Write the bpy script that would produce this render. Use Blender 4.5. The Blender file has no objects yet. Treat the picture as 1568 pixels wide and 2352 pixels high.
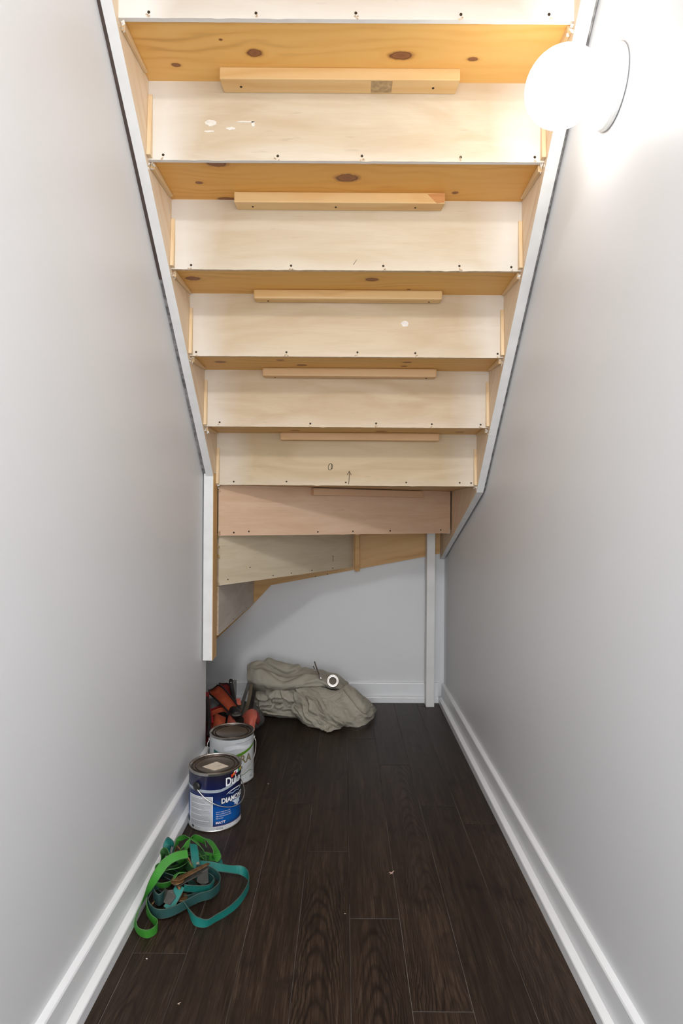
import bpy, bmesh, math, random
import numpy as np
from mathutils import Vector, Matrix, noise
random.seed(7)
C = bpy.context.scene.collection
SC = bpy.context.scene
R_ = math.radians

# ------------------------------------------------------------------ camera
cam = bpy.data.cameras.new('camera'); co = bpy.data.objects.new('camera', cam); C.objects.link(co)
cam.sensor_fit = 'VERTICAL'; cam.sensor_height = 36; cam.lens = 1360/2352*36
cam.shift_x = -6/2352; cam.shift_y = 6/2352; cam.clip_start = .02
r = .0065; c_, s_ = math.cos(r), math.sin(r)
co.matrix_world = Matrix(((c_, -s_, 0, 0), (0, 0, -1, 0), (s_, c_, 0, 1.03), (0, 0, 0, 1)))
SC.camera = co
# ------------------------------------------------------------------ world, exposure, lights
w = bpy.data.worlds.new('world'); SC.world = w; w.use_nodes = True
w.node_tree.nodes['Background'].inputs[0].default_value = (.93, .96, 1, 1)
w.node_tree.nodes['Background'].inputs[1].default_value = 1.1
vs = SC.view_settings
vs.view_transform = 'Standard'; vs.look = 'None'; vs.gamma = 1; vs.use_curve_mapping = False
vs.exposure = 0.17
def area(name, loc, rot, size, sy, power, col):
    l = bpy.data.lights.new(name, 'AREA'); l.shape = 'RECTANGLE'; l.size = size; l.size_y = sy; l.energy = power; l.color = col
    o = bpy.data.objects.new(name, l); C.objects.link(o); o.location = loc; o.rotation_euler = rot
    return o
area('hall_ceiling_light', (0, -.6, 2.55), (0, 0, 0), .35, .35, 38, (.985, .99, 1))
area('front_fill_light', (0, -1.6, 1.0), (R_(90), 0, 0), 1.0, 1.7, 30, (.97, .985, 1))  # unseen fill lamp added behind the camera to brighten the corridor evenly
LAMP = 9.5

# ------------------------------------------------------------------ helpers
def link(name, me, mats, parent=None, loc=(0, 0, 0), smooth=False):
    o = bpy.data.objects.new(name, me); C.objects.link(o)
    if not isinstance(mats, (list, tuple)): mats = [mats]
    if len(me.materials) == 0:
        for m in mats: me.materials.append(m)
    if smooth:
        me.polygons.foreach_set('use_smooth', [True]*len(me.polygons))
    o.location = loc
    if parent: o.parent = parent
    return o
def world_loc(p):
    v = Vector((0, 0, 0))
    while p: v += Vector(p.location); p = p.parent
    return v
def mesh_obj(name, verts, faces, mats, parent=None, smooth=False, idx=None, center=None):
    """verts in world coordinates; the origin goes to the bounding-box centre (or the given centre)"""
    V = np.array([tuple(v) for v in verts], float)
    ctr = (V.min(0)+V.max(0))/2 if center is None else np.array(center, float)
    me = bpy.data.meshes.new(name); me.from_pydata([tuple(v) for v in V-ctr], [], [tuple(f) for f in faces])
    if idx is not None: me.polygons.foreach_set('material_index', idx)
    me.validate(); me.update()
    bm = bmesh.new(); bm.from_mesh(me); bmesh.ops.recalc_face_normals(bm, faces=bm.faces); bm.to_mesh(me); bm.free()
    pl = world_loc(parent) if parent else Vector((0, 0, 0))
    return link(name, me, mats, parent, Vector(ctr)-pl, smooth)
def bevel(o, wd=.0015, seg=1):
    bm = bmesh.new(); bm.from_mesh(o.data)
    bmesh.ops.bevel(bm, geom=[e for e in bm.edges if len(e.link_faces) == 2 and e.calc_face_angle(0) > .5], offset=wd, segments=seg, affect='EDGES', profile=.6)
    bm.to_mesh(o.data); bm.free(); return o
def box(name, a, b, mats, parent=None, bev=.0012):
    (x0, y0, z0), (x1, y1, z1) = a, b
    V = [(x, y, z) for x in (x0, x1) for y in (y0, y1) for z in (z0, z1)]
    F = [(0, 1, 3, 2), (4, 6, 7, 5), (0, 4, 5, 1), (2, 3, 7, 6), (0, 2, 6, 4), (1, 5, 7, 3)]
    o = mesh_obj(name, V, F, mats, parent)
    return bevel(o, bev) if bev else o
def hexa(name, bottom, top, mats, parent=None, bev=.001):
    n = len(bottom); V = list(bottom)+list(top)
    F = [tuple(range(n))[::-1], tuple(range(n, 2*n))]+[(i, (i+1) % n, n+(i+1) % n, n+i) for i in range(n)]
    o = mesh_obj(name, V, F, mats, parent)
    return bevel(o, bev) if bev else o
def prism_xy(name, poly, z0, z1, mats, parent=None, bev=.001):
    return hexa(name, [(x, y, z0) for x, y in poly], [(x, y, z1) for x, y in poly], mats, parent, bev)
def cr(pts, n):
    """Catmull-Rom resample of a polyline of numpy rows"""
    P = np.array(pts, float); k = len(P)
    t = np.linspace(0, k-1, n); out = []
    for u in t:
        i = min(int(u), k-2); f = u-i
        p0, p1, p2, p3 = P[max(i-1, 0)], P[i], P[i+1], P[min(i+2, k-1)]
        out.append(.5*((2*p1)+(-p0+p2)*f+(2*p0-5*p1+4*p2-p3)*f*f+(-p0+3*p1-3*p2+p3)*f**3))
    return np.array(out)
def tube_data(path, rad, seg=8, closed=False):
    P = [Vector(p) for p in path]; n = len(P); V = []; F = []
    up = Vector((0, 0, 1)); prev = None
    for i, p in enumerate(P):
        t = (P[min(i+1, n-1)]-P[max(i-1, 0)]).normalized()
        if prev is None: a = t.cross(up if abs(t.z) < .9 else Vector((1, 0, 0))).normalized()
        else: a = (prev-t*prev.dot(t)).normalized()
        prev = a; b = t.cross(a); rr = rad[i] if hasattr(rad, '__len__') else rad
        for k in range(seg):
            an = 2*math.pi*k/seg; V.append(p+a*rr*math.cos(an)+b*rr*math.sin(an))
    for i in range(n-1):
        for k in range(seg):
            F.append((i*seg+k, i*seg+(k+1) % seg, (i+1)*seg+(k+1) % seg, (i+1)*seg+k))
    F.append(tuple(range(seg))[::-1]); F.append(tuple(range((n-1)*seg, n*seg)))
    return V, F
def tube(name, path, rad, mat, parent=None, seg=8):
    V, F = tube_data(path, rad, seg); return mesh_obj(name, V, F, mat, parent, True)
def lathe(name, prof, ctr, mat, parent=None, seg=48, axis='z', idx=None, smooth=True):
    V = []; F = []
    for (rr, z) in prof:
        for k in range(seg):
            a = 2*math.pi*k/seg; x, y = rr*math.cos(a), rr*math.sin(a)
            V.append((ctr[0]+x, ctr[1]+y, ctr[2]+z) if axis == 'z' else (ctr[0]+z, ctr[1]+x, ctr[2]+y))
    n = len(prof)
    for i in range(n-1):
        for k in range(seg): F.append((i*seg+k, i*seg+(k+1) % seg, (i+1)*seg+(k+1) % seg, (i+1)*seg+k))
    F.append(tuple(range(seg))[::-1]); F.append(tuple(range((n-1)*seg, n*seg)))
    o = mesh_obj(name, V, F, mat, parent, smooth, center=ctr)
    if smooth:
        bm = bmesh.new(); bm.from_mesh(o.data)
        for e in bm.edges:
            if len(e.link_faces) == 2 and e.calc_face_angle(0) > .6: e.smooth = False
        bm.to_mesh(o.data); bm.free()
    return o
def ribbon(name, pts, width, th, mat, parent=None, n=None):
    """strap: pts (x,y,z,tilt degrees; 0 = on edge, 90 = flat)"""
    n = n or max(12, len(pts)*7)
    P = cr([tuple(p) if len(p) == 4 else tuple(p)+(0,) for p in pts], n)
    V = []; F = []
    for i in range(n):
        t = Vector(P[min(i+1, n-1), :3]-P[max(i-1, 0), :3]).normalized()
        side = t.cross(Vector((0, 0, 1))); side = side.normalized() if side.length > .05 else Vector((1, 0, 0))
        upv = side.cross(t).normalized(); a = R_(P[i, 3])
        wd = upv*math.cos(a)+side*math.sin(a); nn = t.cross(wd).normalized()
        c = Vector(P[i, :3])
        lo = abs(wd.z)*width/2+.0015
        if c.z < lo: c.z = lo
        q = [(-.5, -.5), (-.44, -.62), (.44, -.62), (.5, -.5), (.5, .5), (.44, .62), (-.44, .62), (-.5, .5)]
        for (s, m) in q: V.append(c+wd*width*s+nn*th*m)
    for i in range(n-1):
        for k in range(8): F.append((i*8+k, i*8+(k+1) % 8, (i+1)*8+(k+1) % 8, (i+1)*8+k))
    F.append(tuple(range(8))[::-1]); F.append(tuple(range((n-1)*8, n*8)))
    idx = []
    for i in range(n-1):
        for k in range(8): idx.append(1 if k in (0, 2, 3, 4, 6, 7) else 0)
    idx += [1, 1]
    return mesh_obj(name, V, F, mat, parent, False, idx if isinstance(mat, (list, tuple)) else None)
def empty(name, label, cat, loc, group=None):
    o = bpy.data.objects.new(name, None); C.objects.link(o); o.location = loc; o.empty_display_size = .05
    o['label'] = label; o['category'] = cat
    if group: o['group'] = group
    return o
def tag(o, label=None, cat=None, kind=None, group=None):
    if label: o['label'] = label
    if cat: o['category'] = cat
    if kind: o['kind'] = kind
    if group: o['group'] = group
    return o

# ------------------------------------------------------------------ materials
class NT:
    def __init__(s, name):
        s.m = bpy.data.materials.new(name); s.m.use_nodes = True; s.t = s.m.node_tree
        s.b = s.t.nodes['Principled BSDF']
    def n(s, ty, **kw):
        nd = s.t.nodes.new(ty)
        for k, v in kw.items():
            if k.startswith('i_'):
                key = k[2:]; key = int(key) if key.isdigit() else key
                s.put(nd.inputs[key], v)
            else: setattr(nd, k, v)
        return nd
    def put(s, inp, v):
        if isinstance(v, bpy.types.NodeSocket): s.t.links.new(v, inp)
        elif isinstance(v, bpy.types.Node): s.t.links.new(v.outputs[0], inp)
        else: inp.default_value = v
    def coord(s): return s.n('ShaderNodeTexCoord').outputs['Object']
    def map(s, v, scale=(1, 1, 1), loc=(0, 0, 0)):
        return s.n('ShaderNodeMapping', i_Vector=v, i_Scale=scale, i_Location=loc).outputs[0]
    def noise(s, v, sc, det=3, rough=.5, dist=0):
        return s.n('ShaderNodeTexNoise', i_Vector=v, i_Scale=sc, i_Detail=det, i_Roughness=rough, i_Distortion=dist).outputs[0]
    def math(s, op, a, b=0, c=0, clamp=False):
        nd = s.n('ShaderNodeMath', operation=op, use_clamp=clamp)
        for i, v in enumerate((a, b, c)): s.put(nd.inputs[i], v)
        return nd.outputs[0]
    def vm(s, op, a, b=(0, 0, 0)):
        nd = s.n('ShaderNodeVectorMath', operation=op); s.put(nd.inputs[0], a); s.put(nd.inputs[1], b)
        return nd.outputs['Value'] if op in ('LENGTH', 'DOT_PRODUCT') else nd.outputs[0]
    def ramp(s, f, stops):
        nd = s.n('ShaderNodeValToRGB'); s.put(nd.inputs[0], f); cr_ = nd.color_ramp
        while len(cr_.elements) < len(stops): cr_.elements.new(.5)
        for e, (p, c) in zip(cr_.elements, stops): e.position = p; e.color = tuple(c)+(1,) if len(c) == 3 else c
        return nd.outputs[0]
    def mix(s, f, a, b, bt='MIX'):
        nd = s.n('ShaderNodeMix', data_type='RGBA', blend_type=bt)
        s.put(nd.inputs[0], f)
        for k, v in ((6, a), (7, b)): s.put(nd.inputs[k], v if not isinstance(v, tuple) or len(v) == 4 else v+(1,))
        return nd.outputs[2]
    def bump(s, h, st, d=.01):
        s.t.links.new(s.n('ShaderNodeBump', i_Height=h, i_Strength=st, i_Distance=d).outputs[0], s.b.inputs['Normal'])
    def fin(s, col, rough, **kw):
        s.put(s.b.inputs['Base Color'], col if not isinstance(col, tuple) else tuple(col[:3])+(1,)); s.put(s.b.inputs['Roughness'], rough)
        for k, v in kw.items(): s.put(s.b.inputs[k.replace('_', ' ')], v)
        return s.m
def plain(name, col, rough=.5, metal=0, vary=.06, scale=30, bump=0, **kw):
    N = NT(name); P = N.coord(); f = N.noise(P, scale, 4)
    lo = tuple(max(0, x*(1-vary)) for x in col); hi = tuple(min(1, x*(1+vary)) for x in col)
    c = N.ramp(f, [(.3, lo), (.7, hi)])
    if bump: N.bump(f, bump, .002)
    return N.fin(c, rough, Metallic=metal, **kw)

def wall_paint(name, col):
    N = NT(name); P = N.coord()
    f = N.noise(P, 2.2, 3); c = N.ramp(f, [(.35, tuple(x*.975 for x in col)), (.65, col)])
    sc = N.noise(N.map(P, (3, 3, 14)), 1.6, 5, .6)
    c = N.mix(N.math('MULTIPLY', N.ramp(sc, [(.68, (0, 0, 0)), (.78, (1, 1, 1))]), .10), c, tuple(x*.8 for x in col))
    N.bump(N.noise(P, 260, 2), .05, .001)
    return N.fin(c, .42)
M_wall = wall_paint('wall_paint', (.735, .74, .75))
M_ceil = plain('ceiling_paint', (.82, .82, .82), .8, vary=.02)
M_trim = plain('white_trim_paint', (.82, .83, .84), .28, vary=.015, scale=6)
M_white = plain('white_brushed_paint', (.80, .79, .77), .5, vary=.05, scale=18, bump=.15)
M_post = plain('white_post_paint', (.76, .75, .73), .45, vary=.05, scale=9, bump=.1)
M_caulk = plain('white_caulk', (.74, .69, .62), .6, vary=.12, scale=90, bump=.4)
M_foam = plain('brown_sealant', (.075, .05, .04), .8, vary=.2)
M_grime = plain('grey_sealant', (.22, .21, .20), .8, vary=.7, scale=55)
M_screw = plain('dark_screw', (.05, .035, .02), .45, .7)
M_splint = plain('splinter_wood', (.70, .52, .34), .8, vary=.1)
M_edge = plain('plywood_edge', (.60, .45, .30), .75, vary=.2, scale=60)

def plywood(name, c0, c1, seed, wash=.5, w=1.02, grainy=.35):
    """birch ply sheet, grain along x, thin white overspray at both ends and along the lower edge"""
    N = NT(name); P = N.map(N.coord(), (1, 1, 1), (seed*3.1, seed*1.7, seed*.9))
    q = N.map(P, (1.4, 1, 7.0)); f = N.noise(q, 2.0, 4, .55, 1.2)
    c = N.ramp(f, [(.32, c0), (.62, c1)])
    fg = N.noise(N.map(P, (6, 1, 120)), 2.0, 4, .6)
    c = N.mix(N.math('MULTIPLY', N.ramp(fg, [(.45, (0, 0, 0)), (.75, (1, 1, 1))]), grainy*.5), c, tuple(x*.80 for x in c0))
    fl = N.noise(N.map(P, (9, 1, 60)), 1.4, 2, .5)
    c = N.mix(N.math('MULTIPLY', N.ramp(fl, [(.70, (0, 0, 0)), (.76, (1, 1, 1))]), .35), c, tuple(x*.72 for x in c0))
    if wash:
        O = N.n('ShaderNodeSeparateXYZ', i_0=N.coord())
        ax = N.math('ABSOLUTE', O.outputs[0])
        nz = N.math('MULTIPLY', N.noise(P, 6, 4), .16)
        e = N.math('ADD', N.math('MULTIPLY', ax, 2/w), nz)
        k = N.ramp(e, [(.80, (0, 0, 0)), (1.08, (1, 1, 1))])
        k2 = N.math('MULTIPLY', N.ramp(N.math('SUBTRACT', nz, N.math('MULTIPLY', O.outputs[2], 4.0)), [(.30, (0, 0, 0)), (.55, (1, 1, 1))]), .45)
        kk = N.math('MULTIPLY', N.math('MAXIMUM', k, k2), wash)
        c = N.mix(kk, c, (.86, .84, .80))
    N.bump(fg, .06, .001)
    return N.fin(c, .62)
def pine(name, knots, seed, base=(.66, .37, .125), dark=(.42, .19, .045), light=(.75, .47, .19), gscale=55., wash=0, w=1.02, along=(1, 0, 0), across=(0, 1, 0)):
    """knotty pine; grain runs along one direction; knots = (x, y, rx, ry) in object space"""
    N = NT(name); O = N.coord()
    al, ac = Vector(along).normalized(), Vector(across).normalized(); th_ = al.cross(ac)
    cb = N.n('ShaderNodeCombineXYZ', i_0=N.vm('DOT_PRODUCT', O, tuple(al)), i_1=N.vm('DOT_PRODUCT', O, tuple(ac)), i_2=N.vm('DOT_PRODUCT', O, tuple(th_)))
    P0 = cb.outputs[0]
    S = N.n('ShaderNodeSeparateXYZ', i_0=P0); y = S.outputs[1]; x = S.outputs[0]
    big = N.noise(N.map(P0, (1.5, 5, 5), (seed*2.3, seed, seed*.4)), 1.6, 3)
    yy = N.math('ADD', N.math('ADD', y, S.outputs[2]), N.math('MULTIPLY', big, .13))
    kd = None
    for (kx, ky, rx, ry) in knots:
        dx = N.math('DIVIDE', N.math('SUBTRACT', x, kx), rx); dy = N.math('DIVIDE', N.math('SUBTRACT', y, ky), ry)
        wob = N.math('MULTIPLY', N.noise(P0, 70, 3), .6)
        d = N.math('ADD', N.math('SQRT', N.math('ADD', N.math('MULTIPLY', dx, dx), N.math('MULTIPLY', dy, dy))), N.math('SUBTRACT', wob, .30))
        g = N.math('EXPONENT', N.math('MULTIPLY', N.math('MULTIPLY', d, d), -.09))
        yy = N.math('SUBTRACT', yy, N.math('MULTIPLY', N.math('MULTIPLY', g, N.math('SUBTRACT', y, ky)), .93))
        kd = d if kd is None else N.math('MINIMUM', kd, d)
    fine = N.noise(N.map(P0, (3, 60, 60), (seed, 0, 0)), 2, 4)
    ph = N.math('ADD', N.math('MULTIPLY', yy, gscale*6.28*.75), N.math('MULTIPLY', fine, 2.2))
    wv = N.math('POWER', N.math('ADD', N.math('MULTIPLY', N.math('SINE', ph), .5), .5), 2.0)
    amp = N.noise(N.map(P0, (1.6, 7, 7), (seed*5, 0, 1)), 1.5, 2)
    av = N.ramp(amp, [(.38, (.12, .12, .12)), (.66, (.85, .85, .85))])
    if kd is not None: av = N.math('MAXIMUM', av, N.math('EXPONENT', N.math('MULTIPLY', N.math('MULTIPLY', kd, kd), -.12)))
    f = N.math('MULTIPLY', wv, av)
    c = N.ramp(f, [(0, tuple(b*.6+l*.4 for b, l in zip(base, light))), (.45, base), (1, tuple(b*.55+d*.45 for b, d in zip(base, dark)))])
    patch = N.noise(N.map(P0, (1.5, 9, 9), (0, seed*3, 0)), 1.8, 3)
    c = N.mix(N.math('MULTIPLY', N.ramp(patch, [(.45, (0, 0, 0)), (.75, (1, 1, 1))]), .45), c, light)
    if kd is not None:
        kr = N.ramp(N.math('DIVIDE', kd, 2.4), [(0, (.23, .085, .035)), (.30, (.30, .115, .04)), (.40, (.15, .05, .02)), (.44, dark), (.62, base)])
        msk = N.ramp(N.math('DIVIDE', kd, 2.4), [(.42, (1, 1, 1)), (.95, (0, 0, 0))])
        c = N.mix(msk, c, kr)
    if wash:
        ax = N.math('ABSOLUTE', x); nz = N.math('MULTIPLY', N.noise(P0, 5, 4), .30)
        e = N.ramp(N.math('ADD', N.math('MULTIPLY', ax, 2/w), nz), [(1.02, (0, 0, 0)), (1.26, (1, 1, 1))])
        c = N.mix(N.math('MULTIPLY', e, wash), c, (.84, .76, .64))
    N.bump(wv, .03, .001)
    return N.fin(c, .5)
SLP = dict(along=(0, 1, -1), across=(0, 1, 1))
M_pine = pine('pine_plain', [], 3)
M_pine_side = pine('pine_stringer', [], 5, base=(.76, .57, .38), dark=(.6, .38, .2), light=(.84, .72, .56), gscale=26, **SLP)
M_wedge = pine('pine_wedge', [], 9, base=(.76, .54, .30), dark=(.5, .27, .1), light=(.84, .70, .50), gscale=60, along=(0, 0, 1), across=(0, 1, 0))
M_wedge_flat = pine('pine_wedge_flat', [], 10, base=(.70, .46, .22), dark=(.5, .27, .1), light=(.78, .60, .38), gscale=60, along=(0, 1, 0), across=(0, 0, 1))
M_cleat = pine('pine_cleat', [], 11, base=(.70, .44, .18), dark=(.5, .25, .08), light=(.78, .54, .27), gscale=34)

def plank_mat(name, arcs, seed, tone=1.0):
    N = NT(name); P0 = N.coord()
    oi = N.n('ShaderNodeObjectInfo')
    off = N.n('ShaderNodeVectorMath', operation='SCALE'); N.put(off.inputs[0], (7.3, 3.1, 0)); N.put(off.inputs[3], oi.outputs['Random'])
    P = N.vm('ADD', P0, off.outputs[0]); S = N.n('ShaderNodeSeparateXYZ', i_0=P0)
    big = N.noise(N.map(P, (5, .7, 1)), 2.2, 3)
    yy = N.math('ADD', S.outputs[0], N.math('MULTIPLY', big, .10))
    if arcs:
        rr = N.math('DIVIDE', S.outputs[1], 4.5)
        q = N.math('ADD', S.outputs[0], arcs)
        q = N.math('ADD', q, N.math('MULTIPLY', N.math('SUBTRACT', N.noise(N.map(P, (9, 3.5, 1)), 2.0, 3), .5), .035))
        yy = N.math('ADD', N.math('MULTIPLY', N.math('MULTIPLY', q, q), 24.0), N.math('ADD', rr, N.math('MULTIPLY', big, .06)))
    fine = N.noise(N.map(P, (170, 4.5, 1)), 2.5, 5, .7)
    wv = N.math('ADD', N.math('MULTIPLY', N.math('SINE', N.math('ADD', N.math('MULTIPLY', yy, 430), N.math('MULTIPLY', fine, 2))), .5), .5)
    fine2 = N.noise(N.map(P, (34, 1.6, 1), (3, 1, 0)), 2.5, 4, .6)
    g = N.math('ADD', N.math('MULTIPLY', fine, .65), N.math('MULTIPLY', fine2, .35))
    c = N.ramp(g, [(.34, (.008*tone, .0048*tone, .0033*tone)), (.47, (.022*tone, .0135*tone, .0088*tone)), (.58, (.048*tone, .031*tone, .021*tone)), (.70, (.095*tone, .066*tone, .047*tone))])
    bd = N.noise(N.map(P, (14, 1.1, 1)), 1.6, 3)
    c = N.mix(N.ramp(bd, [(.42, (0, 0, 0)), (.72, (.7, .7, .7))]), c, (.014*tone, .0085*tone, .006*tone))
    am = N.noise(N.map(P, (6, 1.5, 1)), 1.2, 2)
    c = N.mix(N.math('MULTIPLY', N.math('POWER', wv, 2.5), N.ramp(am, [(.40, (0, 0, 0)), (.58, (.85, .85, .85))] if arcs else [(.5, (0, 0, 0)), (.7, (.5, .5, .5))])), c, (.006*tone, .0038*tone, .003*tone))
    st = N.noise(N.map(P, (7, 5, 1)), 1.7, 3)
    c = N.mix(N.ramp(st, [(.58, (0, 0, 0)), (.76, (.8, .8, .8))]), c, (.007*tone, .0045*tone, .0035*tone))
    N.bump(g, .35, .0015)
    N.b.inputs['Specular IOR Level'].default_value = .22
    return N.fin(c, N.ramp(fine, [(.3, (.36, .36, .36)), (.8, (.52, .52, .52))]))
M_planks = [plank_mat('dark_laminate', 0, 1, 1.15), plank_mat('dark_laminate_arched', .012, 2, 1.2), plank_mat('dark_laminate_brown', -.02, 3, 1.35), plank_mat('dark_laminate_straight', 0, 4, 1.0)]
N = NT('plank_joint_dust'); f = N.noise(N.coord(), 3.0, 4, .6)
M_under = N.fin(N.ramp(f, [(.36, (.02, .015, .012)), (.60, (.26, .22, .19))]), .9)

# ------------------------------------------------------------------ the setting
XL = lambda y: -.557+.011*(y-1.2)
XR = lambda y: .551+.003*(y-1.2)
YB = 3.28
YE = 2.353
st = lambda o: tag(o, kind='structure')
wl = prism_xy('wall_left', [(XL(-1.5), -4.1), (XL(YE), YE), (XL(YE)-.12, YE), (XL(-1.5)-.12, -4.1)], 0, 2.6, M_wall, bev=.0015); st(wl)
st(prism_xy('wall_right', [(XR(-1.5), -4.1), (XR(YB), YB), (XR(YB)+.12, YB), (XR(-1.5)+.12, -4.1)], 0, 2.6, M_wall, bev=0))
st(box('wall_back', (-1.75, YB, 0), (XR(YB)+.12, YB+.12, 2.6), M_wall, bev=0))
st(box('wall_far_left', (-1.75, YE-.12, 0), (-1.63, YB, 2.6), M_wall, bev=0))
st(box('wall_inner', (-1.63, YE-.12, 0), (XL(YE)-.121, YE, 2.6), M_wall, bev=0))
st(box('ceiling', (-1.75, -4.1, 2.6), (.69, YB+.12, 2.7), M_ceil, bev=0))
floor = st(box('floor', (-1.75, -4.1, -.06), (.69, YB+.12, -.0016), M_under, bev=0))

def baseboard(name, p0, p1, nrm, height=.104):
    """a flat board with a low shoe moulding in front, running p0 -> p1, facing nrm"""
    p0 = Vector(p0+(0,)); p1 = Vector(p1+(0,)); n_ = Vector(nrm+(0,)).normalized()
    def run(nm, prof, par=None):
        V = [p0+n_*a+Vector((0, 0, z)) for a, z in prof]+[p1+n_*a+Vector((0, 0, z)) for a, z in prof]
        k = len(prof)
        F = [tuple(range(k)), tuple(range(k, 2*k))[::-1]]+[(i, (i+1) % k, k+(i+1) % k, k+i) for i in range(k)]
        return mesh_obj(nm, V, F, M_trim, par)
    b = st(run(name, [(0, .0), (.0165, .0), (.0165, height-.004), (.0145, height), (0, height+.0015)]))
    run('shoe_moulding', [(.0168, .0), (.034, .0), (.034, .026), (.0325, .029), (.0168, .0345)], b)
    return b
baseboard('baseboard_left', (XL(-1.5), -4.1), (XL(YE), YE), (1, -.011))
baseboard('baseboard_right', (XR(-1.5), -4.1), (XR(YB-.0345), YB-.0345), (-1, .003))
baseboard('baseboard_back', (-1.62, YB), (XR(YB)-.0345, YB), (0, -1))

# floor planks: each one a part of the floor
cols = {-4: 1.386, -3: .93, -2: 2.113, -1: 1.81, 0: 1.51, 1: 1.228, 2: 2.097, 3: 1.978, -5: 1.95, -6: 2.6, -7: 2.9, -8: 2.5, 4: 1.6}
LP = 1.21; WP = .1275; pr = random.Random(3)
pick = {(-1, 1.81): 0, (-1, .6): 1, (-2, .9): 0, (-2, 2.11): 1, (0, .3): 1, (0, 1.51): 0, (1, 1.23): 0}
for c, j in cols.items():
    x0 = .021+WP*(c-0); x1 = x0+WP
    lo_y = -.15 if c >= -4 else 2.36
    y = j-LP*math.ceil((j-lo_y)/LP)
    while y < YB:
        a, b = max(y, lo_y), min(y+LP, YB-.006)
        xa, xb = x0, min(x1, .546)
        if c == -5: xa, xb = x0, x1
        if b-a > .02 and xb-xa > .01:
            if c == -5:
                pass
            key = (c, round(y, 1)); m = M_planks[pr.randrange(4)]
            for (pc, py), ar in pick.items():
                if pc == c and abs(py-y) < .06: m = M_planks[1] if ar else M_planks[pr.choice((0, 2, 3))]
            g = .0005
            o = box('plank', (xa+g, a+g, -.0015), (xb-g, b-g, 0), m, floor, bev=.0009)
        y += LP
# strip of planking along the left wall
for (a, b) in ((-.15, .55), (.55, 1.76), (1.76, YE+.006)):
    box('plank', (-.5452, a+.0007, -.0015), (.021-WP*4-.0007, b-.0007, 0), M_planks[0], floor, bev=.0009)

# ------------------------------------------------------------------ staircase
SX = lambda y: -.516+.013*(y-1.335)
TX = lambda y: .511+.009*(y-1.335)
Yk = lambda k: 1.335+.2*k
Zk = lambda k: 2.147-.2005*k
stair = empty('staircase', 'unfinished wooden staircase seen from below, pine treads and plywood risers turning left', 'stairs', (0, 2.3, .464))
# risers
PC = [((.80, .72, .64), (.84, .78, .72)), ((.74, .60, .43), (.83, .73, .58)), ((.74, .61, .44), (.82, .72, .58)), ((.74, .57, .38), (.84, .70, .52)),
      ((.73, .55, .36), (.84, .68, .49)), ((.72, .55, .34), (.84, .68, .46))]
screws = {0: (-.4476, -.206, .019, .256, .4545), 1: (-.475, -.178, .04, .296, .488), 2: (-.453, -.16, .11, .333, .485), 3: (-.487, -.192, .04, .229, .498),
          4: (-.451, -.124, .113, .314, .49, .516), 5: (-.436, -.228, .006, .244, .455, .50)}
def screw(p, nrm, par, rad=.0036):
    n_ = Vector(nrm).normalized(); a = n_.orthogonal().normalized(); b = n_.cross(a); P = Vector(p); V = []; F = []
    for (rr, d) in ((rad, 0), (rad*.85, .0012), (rad*.4, .0004)):
        for k in range(8):
            t = math.pi*k/4; V.append(P+(a*math.cos(t)+b*math.sin(t))*rr+n_*d)
    for i in range(2):
        for k in range(8): F.append((i*8+k, i*8+(k+1) % 8, i*8+8+(k+1) % 8, i*8+8+k))
    F.append(tuple(range(16, 24)))
    return mesh_obj('screw', V, F, M_screw, par)
def splinters(pts, nrm, par, seed, size=.007):
    """torn flakes of wood fibre at the screw holes and sawn ends, too small to count"""
    rn = random.Random(seed); V = []; F = []; n_ = Vector(nrm).normalized()
    for p in pts:
        for _ in range(rn.randint(2, 4)):
            c = Vector(p)+Vector((rn.uniform(-.004, .004), 0, rn.uniform(-.005, .001)))
            d = Vector((rn.uniform(-1, 1), 0, rn.uniform(-1, .1))).normalized()*size*rn.uniform(.5, 1.2)
            e = n_*rn.uniform(.001, .004); s = d.cross(n_).normalized()*.0011
            i = len(V); V += [c-s, c+s, c+d+e+s*.4, c+d+e-s*.4, c+d*.5+e*1.6]
            F += [(i, i+1, i+4), (i+1, i+2, i+4), (i+2, i+3, i+4), (i+3, i, i+4), (i, i+3, i+2, i+1)]
    o = mesh_obj('splinters', V, F, M_splint, par); return tag(o, kind='stuff')
def ragged(name, a, b, z0, z1, y0, th, mats, par, seed=0):
    """upright sheet spanning a..b (world xy) from z0 to z1 with a slightly torn lower edge"""
    rn = random.Random(seed); n = 60; A = Vector(a+(0,)); B = Vector(b+(0,)); d = (B-A).normalized(); nn = Vector((d.y, -d.x, 0))
    if nn.y > 0: nn = -nn
    V = []; F = []; idx = []
    for i in range(n+1):
        p = A.lerp(B, i/n); j = rn.uniform(-.0003, .0003)+(-.0012 if rn.random() < .06 else 0)
        V += [p+Vector((0, 0, z0+j)), p+Vector((0, 0, z1)), p-nn*th+Vector((0, 0, z0+j*.4)), p-nn*th+Vector((0, 0, z1))]
    for i in range(n):
        k = 4*i
        F += [(k, k+4, k+5, k+1), (k+2, k+3, k+7, k+6), (k, k+2, k+6, k+4), (k+1, k+5, k+7, k+3)]; idx += [0, 0, 1, 1]
    F += [(0, 1, 3, 2), (4*n, 4*n+2, 4*n+3, 4*n+1)]; idx += [1, 1]
    return mesh_obj(name, V, F, mats, par, idx=idx)
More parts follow.
